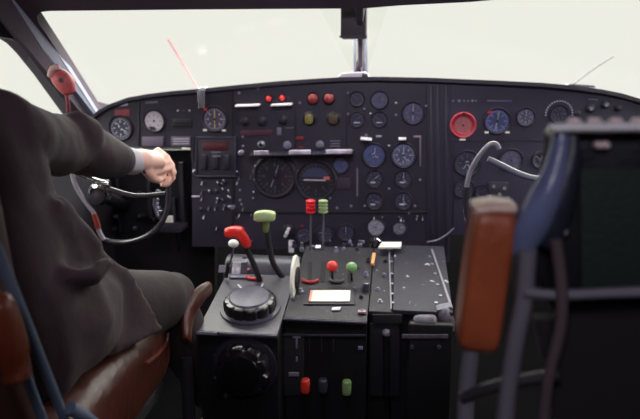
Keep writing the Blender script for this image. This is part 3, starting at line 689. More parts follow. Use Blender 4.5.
MB().tube([at(px, py, Y2) for px, py in ((466.5, 187), (465.5, 205), (470, 225), (482, 240), (505, 248), (540, 249), (575, 248), (610, 244), (632, 228), (640, 205), (640, 188), (636, 172), (630, 160), (622, 150))], sc(3.2, Y2), 12).build('rim', mat('rim_bakelite', (52, 50, 58)), yk)
MB().tube([at(px, py, Y2-.03) for px, py in ((488, 159), (500, 164.5), (515, 172), (530, 177.5), (545, 180), (560, 184))], sc(3.0, Y2), 12).build('spoke', mat('grey_spoke', (122, 124, 140), .35, coat=.3), yk)
MB().tube([at(560, 184, Y2-.03), at(590, 190, Y2), at(636, 186, Y2)], sc(3.0, Y2), 12).build('spoke', mat('grey_spoke', (122, 124, 140)), yk)
MB().lathe(at(560, 188, Y2+.02), (0, -1, 0), [(.036, 0), (.036, .03), (.026, .045)], 24).build('hub', mat('glossy_hub', (60, 60, 68)), yk)
MB().tube([at(560, 190, Y2+.02), at(552, 200, 2.0), at(545, 208, 2.4)], .022, 14).build('column', BLACK, yk)

# ------------------------------------------------------------------ pedestal
SN = Vector((0, -.2, 1)).normalized(); SP = Vector((0, 1.48, .493))
def sp_(px, py, h=0.0): return atp(px, py, SP+SN*h, SN)
ped = thing('control_pedestal', (0, 1.7, 0), 'black centre control pedestal with sloping top between the seats', 'pedestal')
fL = sp_(197, 331); fL2 = sp_(278, 331); fC = sp_(280, 317.5); fC2 = sp_(367, 317.5); fR = sp_(369, 311); fR2 = sp_(452, 311)
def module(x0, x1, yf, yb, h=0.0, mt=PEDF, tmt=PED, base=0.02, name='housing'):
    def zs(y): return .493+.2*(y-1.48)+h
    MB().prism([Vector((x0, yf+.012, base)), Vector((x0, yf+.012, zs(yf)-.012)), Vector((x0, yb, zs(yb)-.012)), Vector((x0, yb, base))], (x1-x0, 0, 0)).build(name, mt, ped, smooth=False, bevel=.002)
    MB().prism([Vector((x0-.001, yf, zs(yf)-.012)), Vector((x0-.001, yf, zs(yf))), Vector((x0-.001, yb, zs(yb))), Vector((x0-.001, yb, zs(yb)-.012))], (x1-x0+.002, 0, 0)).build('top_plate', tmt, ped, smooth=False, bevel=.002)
YB = 1.935
module(fL.x, fL2.x, fL.y, 1.80, tmt=mat('sky_sheen_top', (66, 62, 74), .36, bump=.1, bscale=120, var=.2, vscale=12))  # left top plate lightened to paint in the sky's reflection
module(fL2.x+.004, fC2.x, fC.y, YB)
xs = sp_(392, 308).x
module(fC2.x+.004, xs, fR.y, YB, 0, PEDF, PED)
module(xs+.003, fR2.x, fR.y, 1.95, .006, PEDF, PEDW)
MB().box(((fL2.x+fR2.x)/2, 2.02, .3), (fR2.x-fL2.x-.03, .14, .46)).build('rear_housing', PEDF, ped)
# bright worn front edge of left plate
MB().box(((fL.x+fL.x+.05)/2+.0, fL.y-.001, fL.z-.004), (.055, .004, .007)).build('worn_edge', mat('worn_bare_metal', (150, 145, 162), .4, metal=.3), ped)
MB().box(((fL.x+fL2.x)/2+.03, fL.y-.001, fL.z-.003), (fL2.x-fL.x-.06, .003, .004)).build('worn_edge', mat('worn_edge_grey', (100, 97, 112), .4), ped)
MB().box(((fC.x+fC2.x)/2, fC.y-.001, fC.z-.003), (fC2.x-fC.x, .003, .004)).build('worn_edge', mat('worn_edge_grey', (100, 97, 112)), ped)
# rows of screws and side rail of the right plate
for px, py in ((391.5, 262), (391.8, 274), (392, 284), (392.2, 294), (392.6, 303), (429.5, 257), (432, 264.5), (435, 274), (437.5, 285), (440.5, 296), (389, 250), (436, 303)):
    MB().lathe(sp_(px, py, .006), SN, [(.005, 0), (.0045, .003), (.002, .0035)], 10).build('screw', STEEL, ped)
def on_plate(p, d=.004, h=.0, mt=TICK, name='placard', mi=0):
    return MB().prism([sp_(a, b, h) for a, b in p], SN*d).build(name, mt, ped, bevel=.0006)
on_plate([(388.6, 252), (389.6, 252), (391.8, 310), (390.4, 310)], .004, .006, mat('edge_bright', (140, 136, 150), .4), 'edge_strip')
on_plate([(431, 250), (432.6, 250), (453, 309), (450.5, 309)], .004, .006, mat('edge_bright', (140, 136, 150)), 'edge_strip')
on_plate([(382, 243.5), (401.5, 243.5), (401, 248.8), (378, 248.8)], .006, .02, WHITE, 'white_placard')
on_plate([(312, 291.3), (350.5, 291.3), (349.5, 302.3), (309.5, 302.3)], .004, .004, CREAM, 'white_placard')
on_plate([(310.5, 291.3), (313, 291.3), (311, 302.3), (308.6, 302.3)], .0045, .004, mat('salmon_edge', (236, 160, 140), .5), 'placard_edge')
on_plate([(306, 288.8), (354, 288.8), (354, 305), (303.5, 305)], .003, .001, DARK, 'placard_frame')
on_plate([(332, 308), (341, 307.5), (340, 310.5), (331.5, 311)], .003, .002, mat('bright_chip', (210, 208, 220), .4), 'chip_mark')
on_plate([(372.5, 255), (375.5, 255), (374, 265.5), (370.8, 265.5)], .008, .01, ORANGE, 'orange_tab')
on_plate([(315.5, 246), (321, 246), (320.6, 249), (315, 249)], .004, .004, mat('pale_worn', (222, 218, 228)), 'placard')
for k, (px, py) in enumerate(((313, 248), (330, 243), (350, 243), (363, 243), (357, 250), (344, 250), (336, 272), (300, 262), (362, 289), (354.5, 290), (361, 298), (362, 312.5), (293, 299.5), (385, 262), (384, 276))):
    MB().lathe(sp_(px, py), SN, [(.006, 0), (.006, .006), (.003, .01)], 12).build('button', [STEEL, BEZ, TICKD][k % 3] if py < 300 or px > 300 else WHITE, ped)
MB().lathe(sp_(366, 290), SN, [(.013, 0), (.012, .012), (.008, .022), (.004, .024)], 14).build('trim_button', mat('glossy_hub', (60, 60, 68)), ped)
on_plate([(358, 311.5), (366, 311.5), (366, 314), (358, 314)], .006, .002, mat('pinkish_rod', (170, 140, 152)), 'chip_mark')
# arc scales
def arc_on(px, py, rx, mt, label, a0=200, a1=340):
    c = sp_(px, py, .002); m = MB(); R = sc(rx, 1.62); ex = Vector((1, 0, 0)); ey = SN.cross(ex)
    pts = [c+ex*math.cos(math.radians(a))*R+ey*math.sin(math.radians(a))*R*1.0+SN*.003 for a in range(a0, a1+1, 10)]
    m.tube(pts, .0045, 8, smooth=0); return m.build('scale_arc', mt, ped)
arc_on(311, 279, 9, mat('dull_red_scale', (172, 34, 40), .45), '')
arc_on(337, 279, 8.5, mat('dull_green_scale', (60, 72, 66), .5), '')
arc_on(255.5, 275, 11, mat('bright_red_scale', (196, 32, 38), .45), '', 215, 325)
# lever slots
for x0, x1 in ((308, 312), (321, 325), (330, 334), (348, 352)):
    on_plate([(x0, 262), (x1, 262), (x1-.5, 282), (x0-.5, 282)], .001, .001, MATTE, 'slot')
# quadrant drum with labels at the left rear
m = MB(); xa = sp_(232, 262).x-.012; xb = sp_(300, 262).x
cy = 1.80; cz = sp_(240, 285).z-.02
m.lathe(Vector((xa, cy, cz+.005)), (1, 0, 0), [(.055, 0), (.068, .004), (.068, xb-xa)], 32); m.build('quadrant_drum', mat('drum_grey', (58, 56, 70), .4, var=.2), ped)
def drum(px0, px1, py0, py1, mt, name='placard'):
    pts = [at(px0, py0, cy-.062), at(px1, py0, cy-.062), at(px1-1, py1, cy-.070), at(px0-1, py1, cy-.070)]
    return MB().prism(pts, (0, -.004, 0)).build(name, mt, ped)
drum(233, 241, 262, 273.5, mat('pale_worn', (222, 218, 228))); drum(219.5, 226, 265, 272, mat('pale_worn2', (124, 120, 134), .5))
drum(243, 248, 256, 273, mat('mid_plate', (96, 90, 104), .5)); drum(243, 248, 258, 262, TICK, 'placard'); drum(245, 250, 268, 270, REDD, 'placard')
on_plate([(231, 276.5), (250, 276.5), (249, 278.5), (229.5, 278.5)], .004, .002, TICKD, 'placard')
for px, py, hgt, mm in ((302, 251, .03, STEEL), (294, 247, .02, BEZ), (336, 252, .018, TICKD), (345, 246, .022, BEZ), (360, 246, .02, STEEL), (368, 262, .016, BEZ), (366, 276, .014, TICKD), (301, 292, .012, STEEL), (357, 268, .012, BEZ), (284, 268, .018, BEZ), (378, 290, .008, TICKD), (380, 302, .008, STEEL)):
    MB().lathe(sp_(px, py), SN, [(.008, 0), (.007, hgt*.4), (.0045, hgt*.5), (.0045, hgt)], 12).build('button', mm, ped)
# front face bits
def face(px0, py0, px1, py1, Y, mt, name='placard', th=.006, bevel=.001):
    return MB().prism([at(px0, py0, Y), at(px1, py0, Y), at(px1, py1, Y), at(px0, py1, Y)], (0, -th, 0)).build(name, mt, ped, bevel=bevel)
YC = fC.y+.012; YR = fR.y+.012; YL = fL.y+.012
face(280, 334, 366, 336, YC, DARK, 'face_edge')
for x in (309, 321, 333): face(x, 338, x+1, 352, YC, DARK, 'groove')
face(293, 335, 301, 337.5, YC, mat('pale_worn2', (124, 120, 134)), 'latch'); face(296, 337, 297.8, 348, YC, mat('pale_worn2', (124, 120, 134)), 'latch')
face(296, 356, 297.8, 361, YC, TICKD, 'latch'); face(289, 371.5, 299, 375.5, YC, mat('pale_worn2', (124, 120, 134)), 'placard')
face(284, 333, 304, 395, YC+.001, MATTE, 'recess_plate', .004)
face(358, 346, 363, 349, YC, TICKD, 'stud')
face(370, 322, 400, 395, YR, mat('mid_face', (34, 32, 40), .5), 'side_plate', .01, .003)
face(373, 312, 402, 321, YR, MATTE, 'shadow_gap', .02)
MB().box((at(424, 380, YR).x+.01, YR-.02, .3), (.115, .05, .39)).build('side_box', PEDF, ped, bevel=.006)
for px in (412, 439): MB().lathe(at(px, 347, YR-.045), (0, -1, 0), [(.006, 0), (.005, .004)], 12).build('screw', STEEL, ped)
MB().loft([at(417, 322, YR-.02), at(433, 322, YR-.02)], [(.02, .02), (.02, .02)], 16, ref=(0, 0, 1)).build('rounded_cover', mat('worn_grey_cap', (96, 90, 102), .4, var=.3, vscale=60), ped)
MB().loft([at(443, 312, YR), at(447, 322, YR), at(447, 330, YR)], [(.018, .02), (.02, .022), (.014, .02)], 14).build('rounded_cover', mat('worn_grey_cap', (96, 90, 102)), ped)
on_plate([(436, 306), (451, 303), (452, 308), (437, 311.5)], .004, .008, mat('pale_worn2', (124, 120, 134)), 'worn_edge')
face(402, 334, 448, 338, YR-.045, mat('worn_grey_cap', (96, 90, 102)), 'box_lip', .004)
# large dial wheel on the left top plate
def fluted(c, axis, R, H, n=10, depth=.1, name='rim', mt=BLACK, root=None, seg=100):
    a = Vector(axis).normalized(); u = Vector((1, 0, 0)); u = (u-a*u.dot(a)).normalized(); w = a.cross(u); m = MB(); rows = []
    prof = [(1.0, 0), (1.0, .7), (.93, .92), (.8, 1.0)]; vs = []; fs = []
    for rr, h in prof:
        for k in range(seg):
            t = 2*math.pi*k/seg; f = 1-depth*(max(0, math.cos(n*t))**4) if rr > .85 else 1
            vs.append(c+a*H*h+(u*math.cos(t)+w*math.sin(t))*R*rr*f)
    for i in range(len(prof)-1):
        for k in range(seg): fs.append((i*seg+k, i*seg+(k+1) % seg, (i+1)*seg+(k+1) % seg, (i+1)*seg+k))
    fs.append(tuple(range(seg))[::-1]); fs.append(tuple(range((len(prof)-1)*seg, len(prof)*seg)))
    m.add(vs, fs); return m.build(name, mt, root)
c = sp_(250.5, 309); tw = thing('trim_wheel', c, 'large round scalloped trim wheel lying on the left pedestal top', 'trim wheel', 'scalloped trim wheels')
MB().lathe(c, SN, [(.082, 0), (.08, .006), (.07, .008)], 40).build('skirt', mat('skirt_grey', (66, 62, 76), .4), tw)
fluted(c+SN*.006, SN, .071, .03, 12, .07, 'wheel', BLACK, tw)
MB().lathe(c+SN*.036, SN, [(.056, 0), (.052, .005), (.02, .007)], 40).build('cap', mat('cap_grey', (84, 82, 98), .4, var=.25, vscale=40), tw)
for s1, s2 in (((238, 285), (246, 293)), ((263, 284), (259, 292))):
    pa, pb = sp_(*s1, .008), sp_(*s2, .008); MB().tube([pa, pb], .0028, 8, smooth=0).build('pointer_line', TICK, tw)
c = at(245, 366, YL); tw = thing('trim_wheel', c, 'large round black scalloped knob on the left front face of the pedestal', 'trim wheel', 'scalloped trim wheels')
MB().lathe(c, (0, -1, 0), [(.085, 0), (.083, .006), (.07, .008)], 40).build('skirt', BEZ, tw)
fluted(c+Vector((0, -.006, 0)), (0, -1, 0.0), .07, .04, 9, .13, 'wheel', BLACK, tw)
MB().lathe(c+Vector((0, -.044, 0)), (0, -1, 0), [(.05, 0), (.048, .006), (.03, .01)], 36).build('cap', mat('glossy_black', (18, 17, 20), .25, coat=.5), tw)
for x, y in ((216, 355), (216, 377), (272, 363), (264, 385), (226, 395)): MB().lathe(at(x, y, YL), (0, -1, 0), [(.006, 0), (.005, .006)], 10).build('stud', STEEL, tw)

# levers
def lever(name, label, pts, r, mt=BLACK, cat='lever', grp=None):
    root = thing(name, pts[-1], label, cat, grp)
    MB().tube(pts, r, 10).build('arm', mt, root); return root
y0 = 1.72
lv = lever('control_lever', 'black lever with a bright red angled handle at the left of the pedestal', [at(243, 243, 1.68), at(252, 260, 1.69), at(261, 284, 1.705)], .0085, MATTE, grp='pedestal levers')
MB().loft([at(227.5, 232.5, 1.67), at(234, 231.5, 1.67), at(241, 232, 1.67)], [(.019, .015), (.022, .017), (.020, .016)], 14, ref=(0, 0, 1), sq=3).build('handle', RED, lv, sub=1)
MB().loft([at(239, 232, 1.668), at(244, 238, 1.67), at(247, 245, 1.675)], [(.018, .015), (.018, .016), (.015, .013)], 12, sq=3).build('handle', RED, lv, sub=1)
l2 = lever('control_lever', 'thin short lever with a small white knob under the red handle', [at(235, 243, 1.66), at(232, 256, 1.67), at(228, 270, 1.70)], .003, STEEL, grp='pedestal levers')
MB().ball(at(233.5, 243.5, 1.635), .0135, sy=(1.15, 1, .85)).build('knob', WHITE, l2)
MB().tube([at(229, 262, 1.69), at(226, 277, 1.70)], .006, 8, smooth=0).build('boot', MATTE, l2)
lv = lever('control_lever', 'black lever with a pale green crossbar handle beside the red-handled lever', [at(266.5, 228, 1.70), at(269, 245, 1.71), at(274, 265, 1.72), at(287, 283, 1.74)], .0085, MATTE, grp='pedestal levers')
MB().loft([at(257, 216.5, 1.69), at(265, 215.8, 1.69), at(272.5, 216.3, 1.69)], [(.018, .016), (.019, .018), (.017, .016)], 14, ref=(0, 0, 1), sq=3).build('handle', GREEN, lv, sub=1)
MB().loft([at(266, 219, 1.695), at(266, 231, 1.70)], [(.011, .011), (.009, .009)], 12).build('handle_neck', mat('green_neck', (108, 128, 72), .4), lv)
# ribbed-knob levers
def ribbed(px, mt, label, pink):
    lv = lever('throttle_lever', label, [at(px, 213, 1.84), at(px-.3, 232, 1.84), at(px-.6, 250, 1.845)], .0032, STEEL, grp='ribbed throttle levers')
    m = MB(); c = at(px-.4, 206, 1.84)
    for k in range(4):
        m.lathe(c+Vector((0, 0, -.022+.0105*k)), (0, 0, 1), [(.010, 0), (.0145, .002), (.0145, .0075), (.010, .0098)], 18)
    m.build('ribbed_knob', mt, lv)
ribbed(311, mat('ribbed_red', (226, 42, 52), .4), 'thin upright lever with a ribbed red knob', 1)
ribbed(323.5, mat('ribbed_green', (150, 172, 120), .45), 'thin upright lever with a ribbed pale green knob', 0)
def balllever(px, py, mt, label):
    lv = lever('mixture_lever', label, [at(px, py+2, 1.70), at(px, py+9, 1.715), at(px, py+15, 1.73)], .0035, BEZ, grp='ball-topped levers')
    MB().ball(at(px, py, 1.70), sc(6.0, 1.70), 20).build('ball_knob', mt, lv)
balllever(332.3, 266.3, RED, 'short lever with a round red ball knob')
balllever(351.5, 267.5, GREEND, 'short lever with a round green ball knob')
# white edge-on wheel
c = at(295, 278, 1.66); tw = thing('elevator_trim_wheel', c, 'thin white-rimmed wheel standing edge-on in the pedestal', 'trim wheel')
MB().lathe(c+Vector((-.006, 0, 0)), (1, 0, 0), [(.052, .002), (.064, .002), (.066, .006), (.064, .010), (.052, .010)], 40).build('rim', mat('ivory_rim', (238, 236, 226), .4, var=.08, vscale=30), tw)
MB().lathe(c+Vector((-.010, 0, 0)), (1, 0, 0), [(.030, 0), (.032, .02)], 24).build('hub', BEZ, tw)
# flap knobs low on the front face
def fknob(px, py, mt, label):
    c = at(px, py, YC); root = thing('knob', c, label, 'knob', 'knobs on the pedestal front')
    MB().lathe(c, (0, -1, 0), [(.006, 0), (.006, .02)], 12).build('shaft', STEEL, root)
    MB().loft([c+Vector((0, -.03, .0145)), c+Vector((0, -.03, -.0145))], [(.013, .013), (.013, .013)], 14, ref=(0, 1, 0), sq=3.4).build('grip', mt, root, sub=1)
fknob(307, 380.5, mat('knob_red', (214, 58, 46), .4), 'square red knob on the lower pedestal front')
fknob(324, 380.5, mat('knob_dark', (52, 50, 60), .4), 'dark knob between the red and green ones on the pedestal front')
fknob(347.5, 382, mat('knob_green', (122, 150, 94), .45), 'square green knob on the lower pedestal front')
c = at(386, 334, YR-.01)
lv = thing('parking_brake_lever', c, 'long black vertical lever hanging on the right front of the pedestal', 'lever')
MB().tube([at(386, 335, YR-.02), at(386.5, 365, YR-.025), at(386, 395, YR-.02)], .009, 10).build('arm', BLACK, lv)
MB().ball(at(386, 333, YR-.025), .011).build('pivot', mat('pale_worn2', (124, 120, 134)), lv)

# ------------------------------------------------------------------ left pilot seat
ls = thing('pilot_seat', (-.58, 1.1, 0), 'left pilot seat with brown leather cushion under the seated man', 'seat')
cush = MB(); pts = []; rr = []
for y, z, h in ((.90, .45, .11), (1.05, .455, .115), (1.2, .46, .12), (1.32, .47, .12), (1.40, .47, .11)):
    pts.append((-.62, y, z)); rr.append((.25, h))
cush.loft(pts, rr, 32, sq=3.6); cush.build('cushion', LEATH, ls, sub=1)
e = [atx(168, 333, -.372), atx(166, 344, -.371), atx(158, 354, -.369), atx(146, 364, -.369)]
MB().tube(e, .005, 8).build('piping', mat('dark_red_leather', (98, 50, 42), .3, bump=.2), ls)
MB().loft([at(186, 340, 1.36), at(186, 320, 1.39), at(192, 304, 1.42), at(201, 293, 1.45), at(209, 288, 1.48)], [(.014, .03), (.014, .03), (.014, .028), (.013, .024), (.011, .02)], 18).build('bolster', LEATH, ls, sub=1)
MB().box((-.62, 1.15, .35), (.44, .5, .04)).build('seat_pan', MATTE, ls, bevel=.01)
MB().box((-.62, .83, .82), (.42, .09, .56), Euler((.12, 0, 0))).build('backrest', mat('dark_leather', (60, 36, 30), .5, bump=.2), ls, bevel=.03)
for a, b in (((-4, 246), (68, 428)), ((-20, 256), (46, 428))):
    MB().tube([at(a[0], a[1], .74), at((a[0]+b[0])/2, (a[1]+b[1])/2, .80), at(b[0], b[1], .87)], sc(6, .8), 12).build('side_rail', GREYM, ls)
MB().tube([at(70, 408, .86), at(95, 425, .9), at(115, 445, .95)], sc(8, .85), 12).build('side_rail', GREYM, ls)
MB().loft([at(-3, 304, .70), at(4, 330, .71), at(12, 358, .72), at(16, 376, .72)], [(.02, .02), (.024, .024), (.024, .024), (.018, .02)], 16, sq=3).build('armrest', mat('shaded_tan_leather', (100, 44, 24), .45, bump=.25, bscale=50, var=.15), ls, sub=1)  # tan leather darkened, painting in the dimmer light on this armrest
for x in (-.82, -.36):
    for y in (.95, 1.45): MB().tube([(x, y, .41), (x, y, .0)], .018, 10, smooth=0).build('leg', MATTE, ls)

# ------------------------------------------------------------------ pilot
pr = thing('person', (-.62, 1.0, .56), 'seated pilot in a dark brown coat, right hand on the left yoke', 'person')
sh_r = at(-6, 128, 1.02); el = at(66, 146, 1.33); wr = at(129, 161, 1.55)
hip = Vector((-.53, 1.03, .66)); knee = at(165, 298, 1.42); 
hand = at(158, 168, 1.655)
body = MB()
body.loft([(-.64, 1.0, .62), (-.645, .99, .74), (-.66, .98, .88), (-.67, .98, 1.0), (-.675, .98, 1.08)], [(.16, .11), (.15, .1), (.155, .1), (.165, .105), (.10, .07)], 20, ref=(0, 1, 0))
body.loft([(-.675, .98, 1.08), (-.675, .99, 1.19)], [.055, .052], 14)
body.loft([(-.675, 1.0, 1.165), (-.675, 1.01, 1.20), (-.675, 1.005, 1.27), (-.675, 1.0, 1.33), (-.675, .995, 1.37)], [(.035, .05), (.058, .075), (.073, .095), (.072, .09), (.05, .06)], 18, ref=(0, 1, 0))
body.loft([(-.675, 1.095, 1.285), (-.675, 1.118, 1.25), (-.675, 1.10, 1.24)], [.008, .014, .01], 8)
body.loft([(-.675, 1.075, 1.205), (-.675, 1.09, 1.2)], [(.022, .008), (.02, .006)], 8)
for sx_ in (-1, 1):
    body.loft([(-.675+sx_*.072, .995, 1.285), (-.675+sx_*.08, .985, 1.26), (-.675+sx_*.074, .99, 1.235)], [.01, .014, .009], 8)
body.loft([sh_r, el, wr], [.05, .04, .028], 14)
shl = Vector((-.85, .98, 1.04)); ell = Vector((-.88, 1.12, .80)); wrl = Vector((-.80, 1.33, .74))
body.loft([shl, ell, wrl], [.05, .04, .028], 14)
for h_, k_, an in ((hip, knee, Vector((-.36, 1.66, .16))), (Vector((-.74, 1.03, .66)), Vector((-.80, 1.46, .66)), Vector((-.78, 1.66, .16)))):
    body.loft([h_, k_], [.075, .055], 14); body.loft([k_, (k_+an)/2, an], [.052, .05, .035], 14)
    body.loft([an+Vector((0, -.04, -.06)), an+Vector((0, .08, -.09)), an+Vector((0, .19, -.11))], [(.04, .035), (.045, .03), (.035, .02)], 12)
# right hand closed over the yoke horn: back of the hand up, fingers folding down over the far side
palm0 = at(143, 160, 1.59); kn = [at(158, 151.5, 1.655), at(164, 156, 1.665), at(167.5, 161.5, 1.668), at(169.5, 168, 1.668)]
body.loft([wr, palm0, at(155, 160, 1.635)], [(.03, .03), (.036, .03), (.038, .024)], 16, ref=(.3, 0, 1))
pips = [at(167, 158, 1.69), at(171.5, 166, 1.695), at(173.5, 172.5, 1.69), at(173, 178.5, 1.685)]
tips = [at(166, 169, 1.70), at(169.5, 177, 1.70), at(170, 181.5, 1.69), at(168, 184, 1.68)]
ends = [at(160, 172, 1.675), at(162, 179, 1.67), at(162.5, 183, 1.665), at(161.5, 185, 1.66)]
base = [at(152, 158, 1.62), at(153, 162, 1.615), at(154, 167, 1.61), at(154, 172, 1.605)]
for i in range(4):
    r0 = (.0115, .012, .0112, .0098)[i]
    body.loft([base[i], kn[i], pips[i], tips[i], ends[i]], [r0*1.1, r0*1.12, r0, r0*.9, r0*.72], 10)
body.loft([at(147, 170, 1.585), at(153, 178, 1.61), at(159, 180, 1.635), at(165, 177, 1.65)], [.017, .014, .0115, .009], 10)
# left hand resting on the thigh
body.loft([wrl, wrl+Vector((.02, .09, -.0))], [(.026, .02), (.038, .016)], 14)
for i in range(4):
    b_ = wrl+Vector((-.01+.02*i-.0, .09, 0)); body.loft([b_, b_+Vector((.004, .04, -.005)), b_+Vector((.006, .07, -.02))], [.0095, .009, .007], 8)
body.loft([wrl+Vector((.02, .04, 0)), wrl+Vector((.055, .075, -.005)), wrl+Vector((.06, .10, -.01))], [.012, .01, .008], 8)
body.build('body', SKIN, pr, remesh=.0042, relax=3)
hair = MB(); hair.loft([(-.675, .955, 1.20), (-.675, .955, 1.28), (-.675, .975, 1.345), (-.675, .985, 1.385)], [(.055, .05), (.08, .075), (.079, .09), (.05, .055)], 18, ref=(0, 1, 0)); hair.build('hair', HAIR, pr, remesh=.008, relax=3)
coat = MB()
coat.loft([(-.60, 1.03, .60), (-.605, 1.03, .68), (-.62, 1.02, .78), (-.645, 1.01, .88), (-.66, 1.0, .98), (-.67, .99, 1.06), (-.675, .985, 1.10)], [(.20, .17), (.205, .165), (.2, .15), (.195, .14), (.2, .135), (.18, .11), (.10, .08)], 28, ref=(0, 1, 0), sq=2.3)
coat.loft([(-.675, .985, 1.08), (-.675, .99, 1.14)], [(.078, .078), (.066, .066)], 18)
coat.loft([Vector((-.64, .99, 1.045)), at(-30, 127, 1.0), sh_r+Vector((0, 0, -.008)), (sh_r+el)/2+Vector((0, 0, -.005)), el+Vector((0, -.02, 0)), el+Vector((0, .03, 0)), (el+wr)/2+Vector((0, 0, .002)), wr+Vector((-.012, -.03, .0))], [(.07, .07), .075, .078, .066, .068, .066, .056, .045], 20)
coat.loft([Vector((-.70, .98, 1.05)), shl, (shl+ell)/2, ell, (ell+wrl)/2, wrl-(wrl-ell)*.06], [.07, .075, .066, .064, .055, .043], 18)
coat.loft([(-.50, .98, .66), (-.475, 1.08, .665), (-.465, 1.16, .655)], [(.115, .13), (.11, .12), (.09, .09)], 22, sq=2.6)
# folds
coat.loft([at(58, 205, 1.06), at(78, 228, 1.10), at(96, 248, 1.13)], [.018, .02, .018], 10)
coat.loft([at(48, 262, 1.02), at(70, 276, 1.0), at(92, 276, 1.02), at(108, 262, 1.06)], [.014, .02, .02, .014], 10)
coat.loft([at(68, 136, 1.31), at(78, 132, 1.33), at(88, 137, 1.36)], [.045, .048, .044], 12)
coat.prism([at(60, 200, 1.04), at(75, 206, 1.08), at(95, 240, 1.12), at(133, 272, 1.22), at(168, 331, 1.26), at(122, 352, 1.14), at(75, 368, 1.02), at(40, 350, .96), at(35, 230, .99)], (-.2, .0, .0))
coat.build('coat', COAT, pr, remesh=.0085, relax=5, wrinkle=.022)
tr = MB()
for h_, k_, an in ((hip, knee, Vector((-.36, 1.66, .16))), (Vector((-.74, 1.03, .66)), Vector((-.80, 1.46, .66)), Vector((-.78, 1.66, .16)))):
    tr.loft([h_, (h_+k_)/2, k_+Vector((0, -.02, 0))], [.1, .088, .076], 18); tr.loft([k_+Vector((0, .0, .005)), (k_+an)/2, an+Vector((0, 0, .03))], [.074, .066, .06], 16)
tr.loft([(-.64, .99, .61), (-.64, 1.0, .74)], [(.17, .13), (.16, .12)], 20, ref=(0, 1, 0))
tr.build('trousers', TROU, pr, remesh=.009, relax=5, wrinkle=.012)
d_ = (wr-el).normalized()
MB().loft([wr-d_*.04, wr+d_*.0, wr+d_*.022+Vector((0, 0, .0))], [(.036, .036), (.037, .036), (.037, .034)], 20, round_ends=False).build('shirt_cuff', CUFF, pr)
MB().lathe(at(144.5, 172, 1.55), (.2, -1, 0), [(.005, 0), (.004, .004)], 12).build('cuff_button', BEZ, pr)
for an in (Vector((-.36, 1.66, .16)), Vector((-.78, 1.66, .16))):
    MB().loft([an+Vector((0, -.05, -.09)), an+Vector((0, .06, -.10)), an+Vector((0, .2, -.12))], [(.05, .05), (.052, .045), (.042, .03)], 14, sq=2.6).build('shoe', BLACK, pr)

# ------------------------------------------------------------------ right seat
YS = .74
rs = thing('copilot_seat', (.52, .85, 0), 'empty right seat seen from behind with dark vinyl back and grey tube frame', 'seat')
def q(px, py, Y=YS): return at(px, py, Y)
MB().prism([q(553, 131), q(568, 129), q(700, 128), q(740, 150), q(745, 320), q(560, 320), q(528, 270), q(535, 225), q(548, 190), q(556, 150)], (0, .07, 0)).build('backrest', VINYL, rs, bevel=.012)
MB().prism([q(578, 168, YS-.002), q(735, 168, YS-.002), q(735, 300, YS-.002), q(580, 300, YS-.002)], (0, -.006, 0)).build('canvas_panel', DGREEN, rs, bevel=.003)
MB().loft([q(552, 128.5, YS-.016), q(570, 128, YS-.016), q(640, 127.5, YS-.016), q(735, 128, YS-.016)], [(.014, .0055)]*4, 12, sq=2).build('top_bar', mat('pale_top_bar', (250, 248, 252), .3), rs)
MB().loft([q(561, 132, YS-.01), q(560, 150, YS-.012), q(556, 172, YS-.015), q(545, 200, YS-.02), q(532, 228, YS-.02), q(520, 252, YS-.01)], [(.009, .012), (.0125, .014), (.014, .016), (.020, .018), (.021, .016), (.014, .012)], 18, ref=(0, 1, 0)).build('side_flap', VINB, rs, sub=1)
MB().loft([q(571, 135, YS-.01), q(573, 150, YS-.012), q(566, 180, YS-.016), q(556, 215, YS-.02), q(550, 245, YS-.015)], [(.007, .01), (.011, .012), (.015, .014), (.018, .014), (.012, .01)], 16, ref=(0, 1, 0)).build('side_flap', mat('navy_vinyl', (40, 42, 58), .4, bump=.3, bscale=18), rs, sub=1)
for px, py, r_ in ((599, 145.5, 4), (606, 145.5, 4), (573.5, 165, 4), (562, 231, 5)):
    MB().lathe(q(px, py, YS-.018 if px < 590 else YS-.008), (0, -1, 0), [(sc(r_, YS), -.006), (sc(r_, YS)*.9, .003), (sc(r_, YS)*.4, .006)], 14).build('bolt', mat('dull_pink_bolt', (232, 208, 212), .4), rs)
for px in (574, 594, 615, 637): MB().lathe(q(px, 126, YS+.0), (0, 0, 1), [(.006, 0), (.0085, .004), (.006, .009)], 12).build('stud', mat('dull_pink_bolt', (232, 208, 212)), rs)
MB().tube([q(524, 292, .70), q(560, 295, .70), q(640, 292, .70), q(740, 292, .70)], sc(5.5, .7), 12).build('cross_tube', GREYT, rs)
MB().tube([q(528, 250, .71), q(524, 300, .71), q(515, 345, .71), q(507, 400, .71), q(503, 440, .71)], sc(9, .71), 14).build('frame_tube', GREYT, rs)
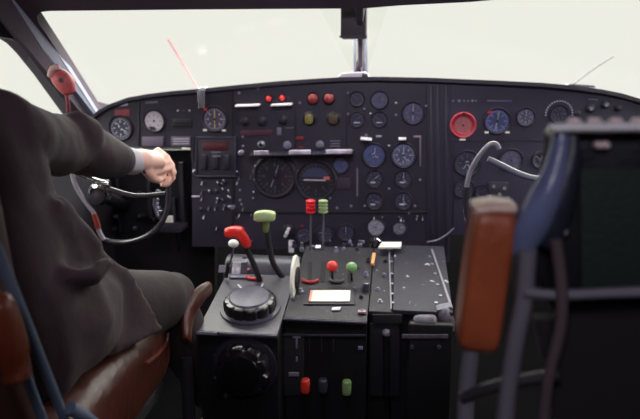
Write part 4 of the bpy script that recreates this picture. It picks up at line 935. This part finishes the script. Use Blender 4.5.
MB().tube([q(556, 240, .69), q(562, 290, .69), q(560, 330, .69), q(548, 380, .69), q(542, 440, .69)], sc(6, .69), 12).build('frame_tube', mat('brownish_tube', (88, 74, 78), .5, var=.2), rs)
MB().tube([q(472, 345, .74), q(467, 385, .74), q(464, 440, .74)], sc(8, .74), 12).build('armrest_post', GREYT, rs)
MB().tube([q(462, 398, .735), q(500, 385, .72), q(560, 375, .70)], sc(7, .71), 12).build('lower_bar', mat('dark_tube', (44, 42, 48), .5), rs)
MB().loft([q(493, 214, .755), q(489, 240, .755), q(483, 280, .755), q(478, 320, .755), q(476, 336, .755)], [(sc(21, .75), .035), (sc(21.5, .75), .038), (sc(21.5, .75), .038), (sc(21.5, .75), .038), (sc(21, .75), .036)], 36, ref=(0, 1, 0), sq=6).build('armrest', LEATHO, rs, sub=1); ar = bpy.context.scene.objects.get('armrest.001')
MB().loft([q(474, 206.5, .752), q(494, 204, .752), q(512, 206, .752)], [(.03, .006), (.034, .006), (.03, .006)], 14, ref=(0, 0, 1), sq=3).build('armrest_highlight', mat('highlit_leather', (240, 205, 188), .45, var=.15, vscale=60), ar or rs)  # pale strip paints the window light's highlight on the armrest top
MB().loft([(.30, .86, .42), (.52, .9, .42), (.78, .9, .42)], [(.22, .05)]*3, 20, sq=3.5).build('cushion', LEATH, rs)
for x in (.34, .76): MB().tube([(x, .75, .40), (x, .75, 0)], .018, 10, smooth=0).build('leg', GREYM, rs)
MB().prism([q(535, 320, .72), q(740, 315, .72), q(745, 440, .72), q(560, 450, .72)], (0, .02, 0)).build('lower_back_panel', MATTE, rs)

# added housings for the two fill lights, both out of view
cl = thing('rear_fill_fixture', (.12, -.42, 1.72), 'added ceiling housing for the fill light behind the seats', 'lamp')
MB().box((.12, -.40, 1.725), (.6, .36, .03)).build('housing', WALLM, cl, bevel=.006)
dl = thing('overhead_fill_fixture', (.05, 1.05, 1.61), 'small added ceiling housing for the fill light above the seats', 'lamp')
MB().box((.05, 1.04, 1.60), (.5, .10, .03), Euler((math.radians(-28), 0, 0))).build('housing', WALLM, dl, bevel=.006)
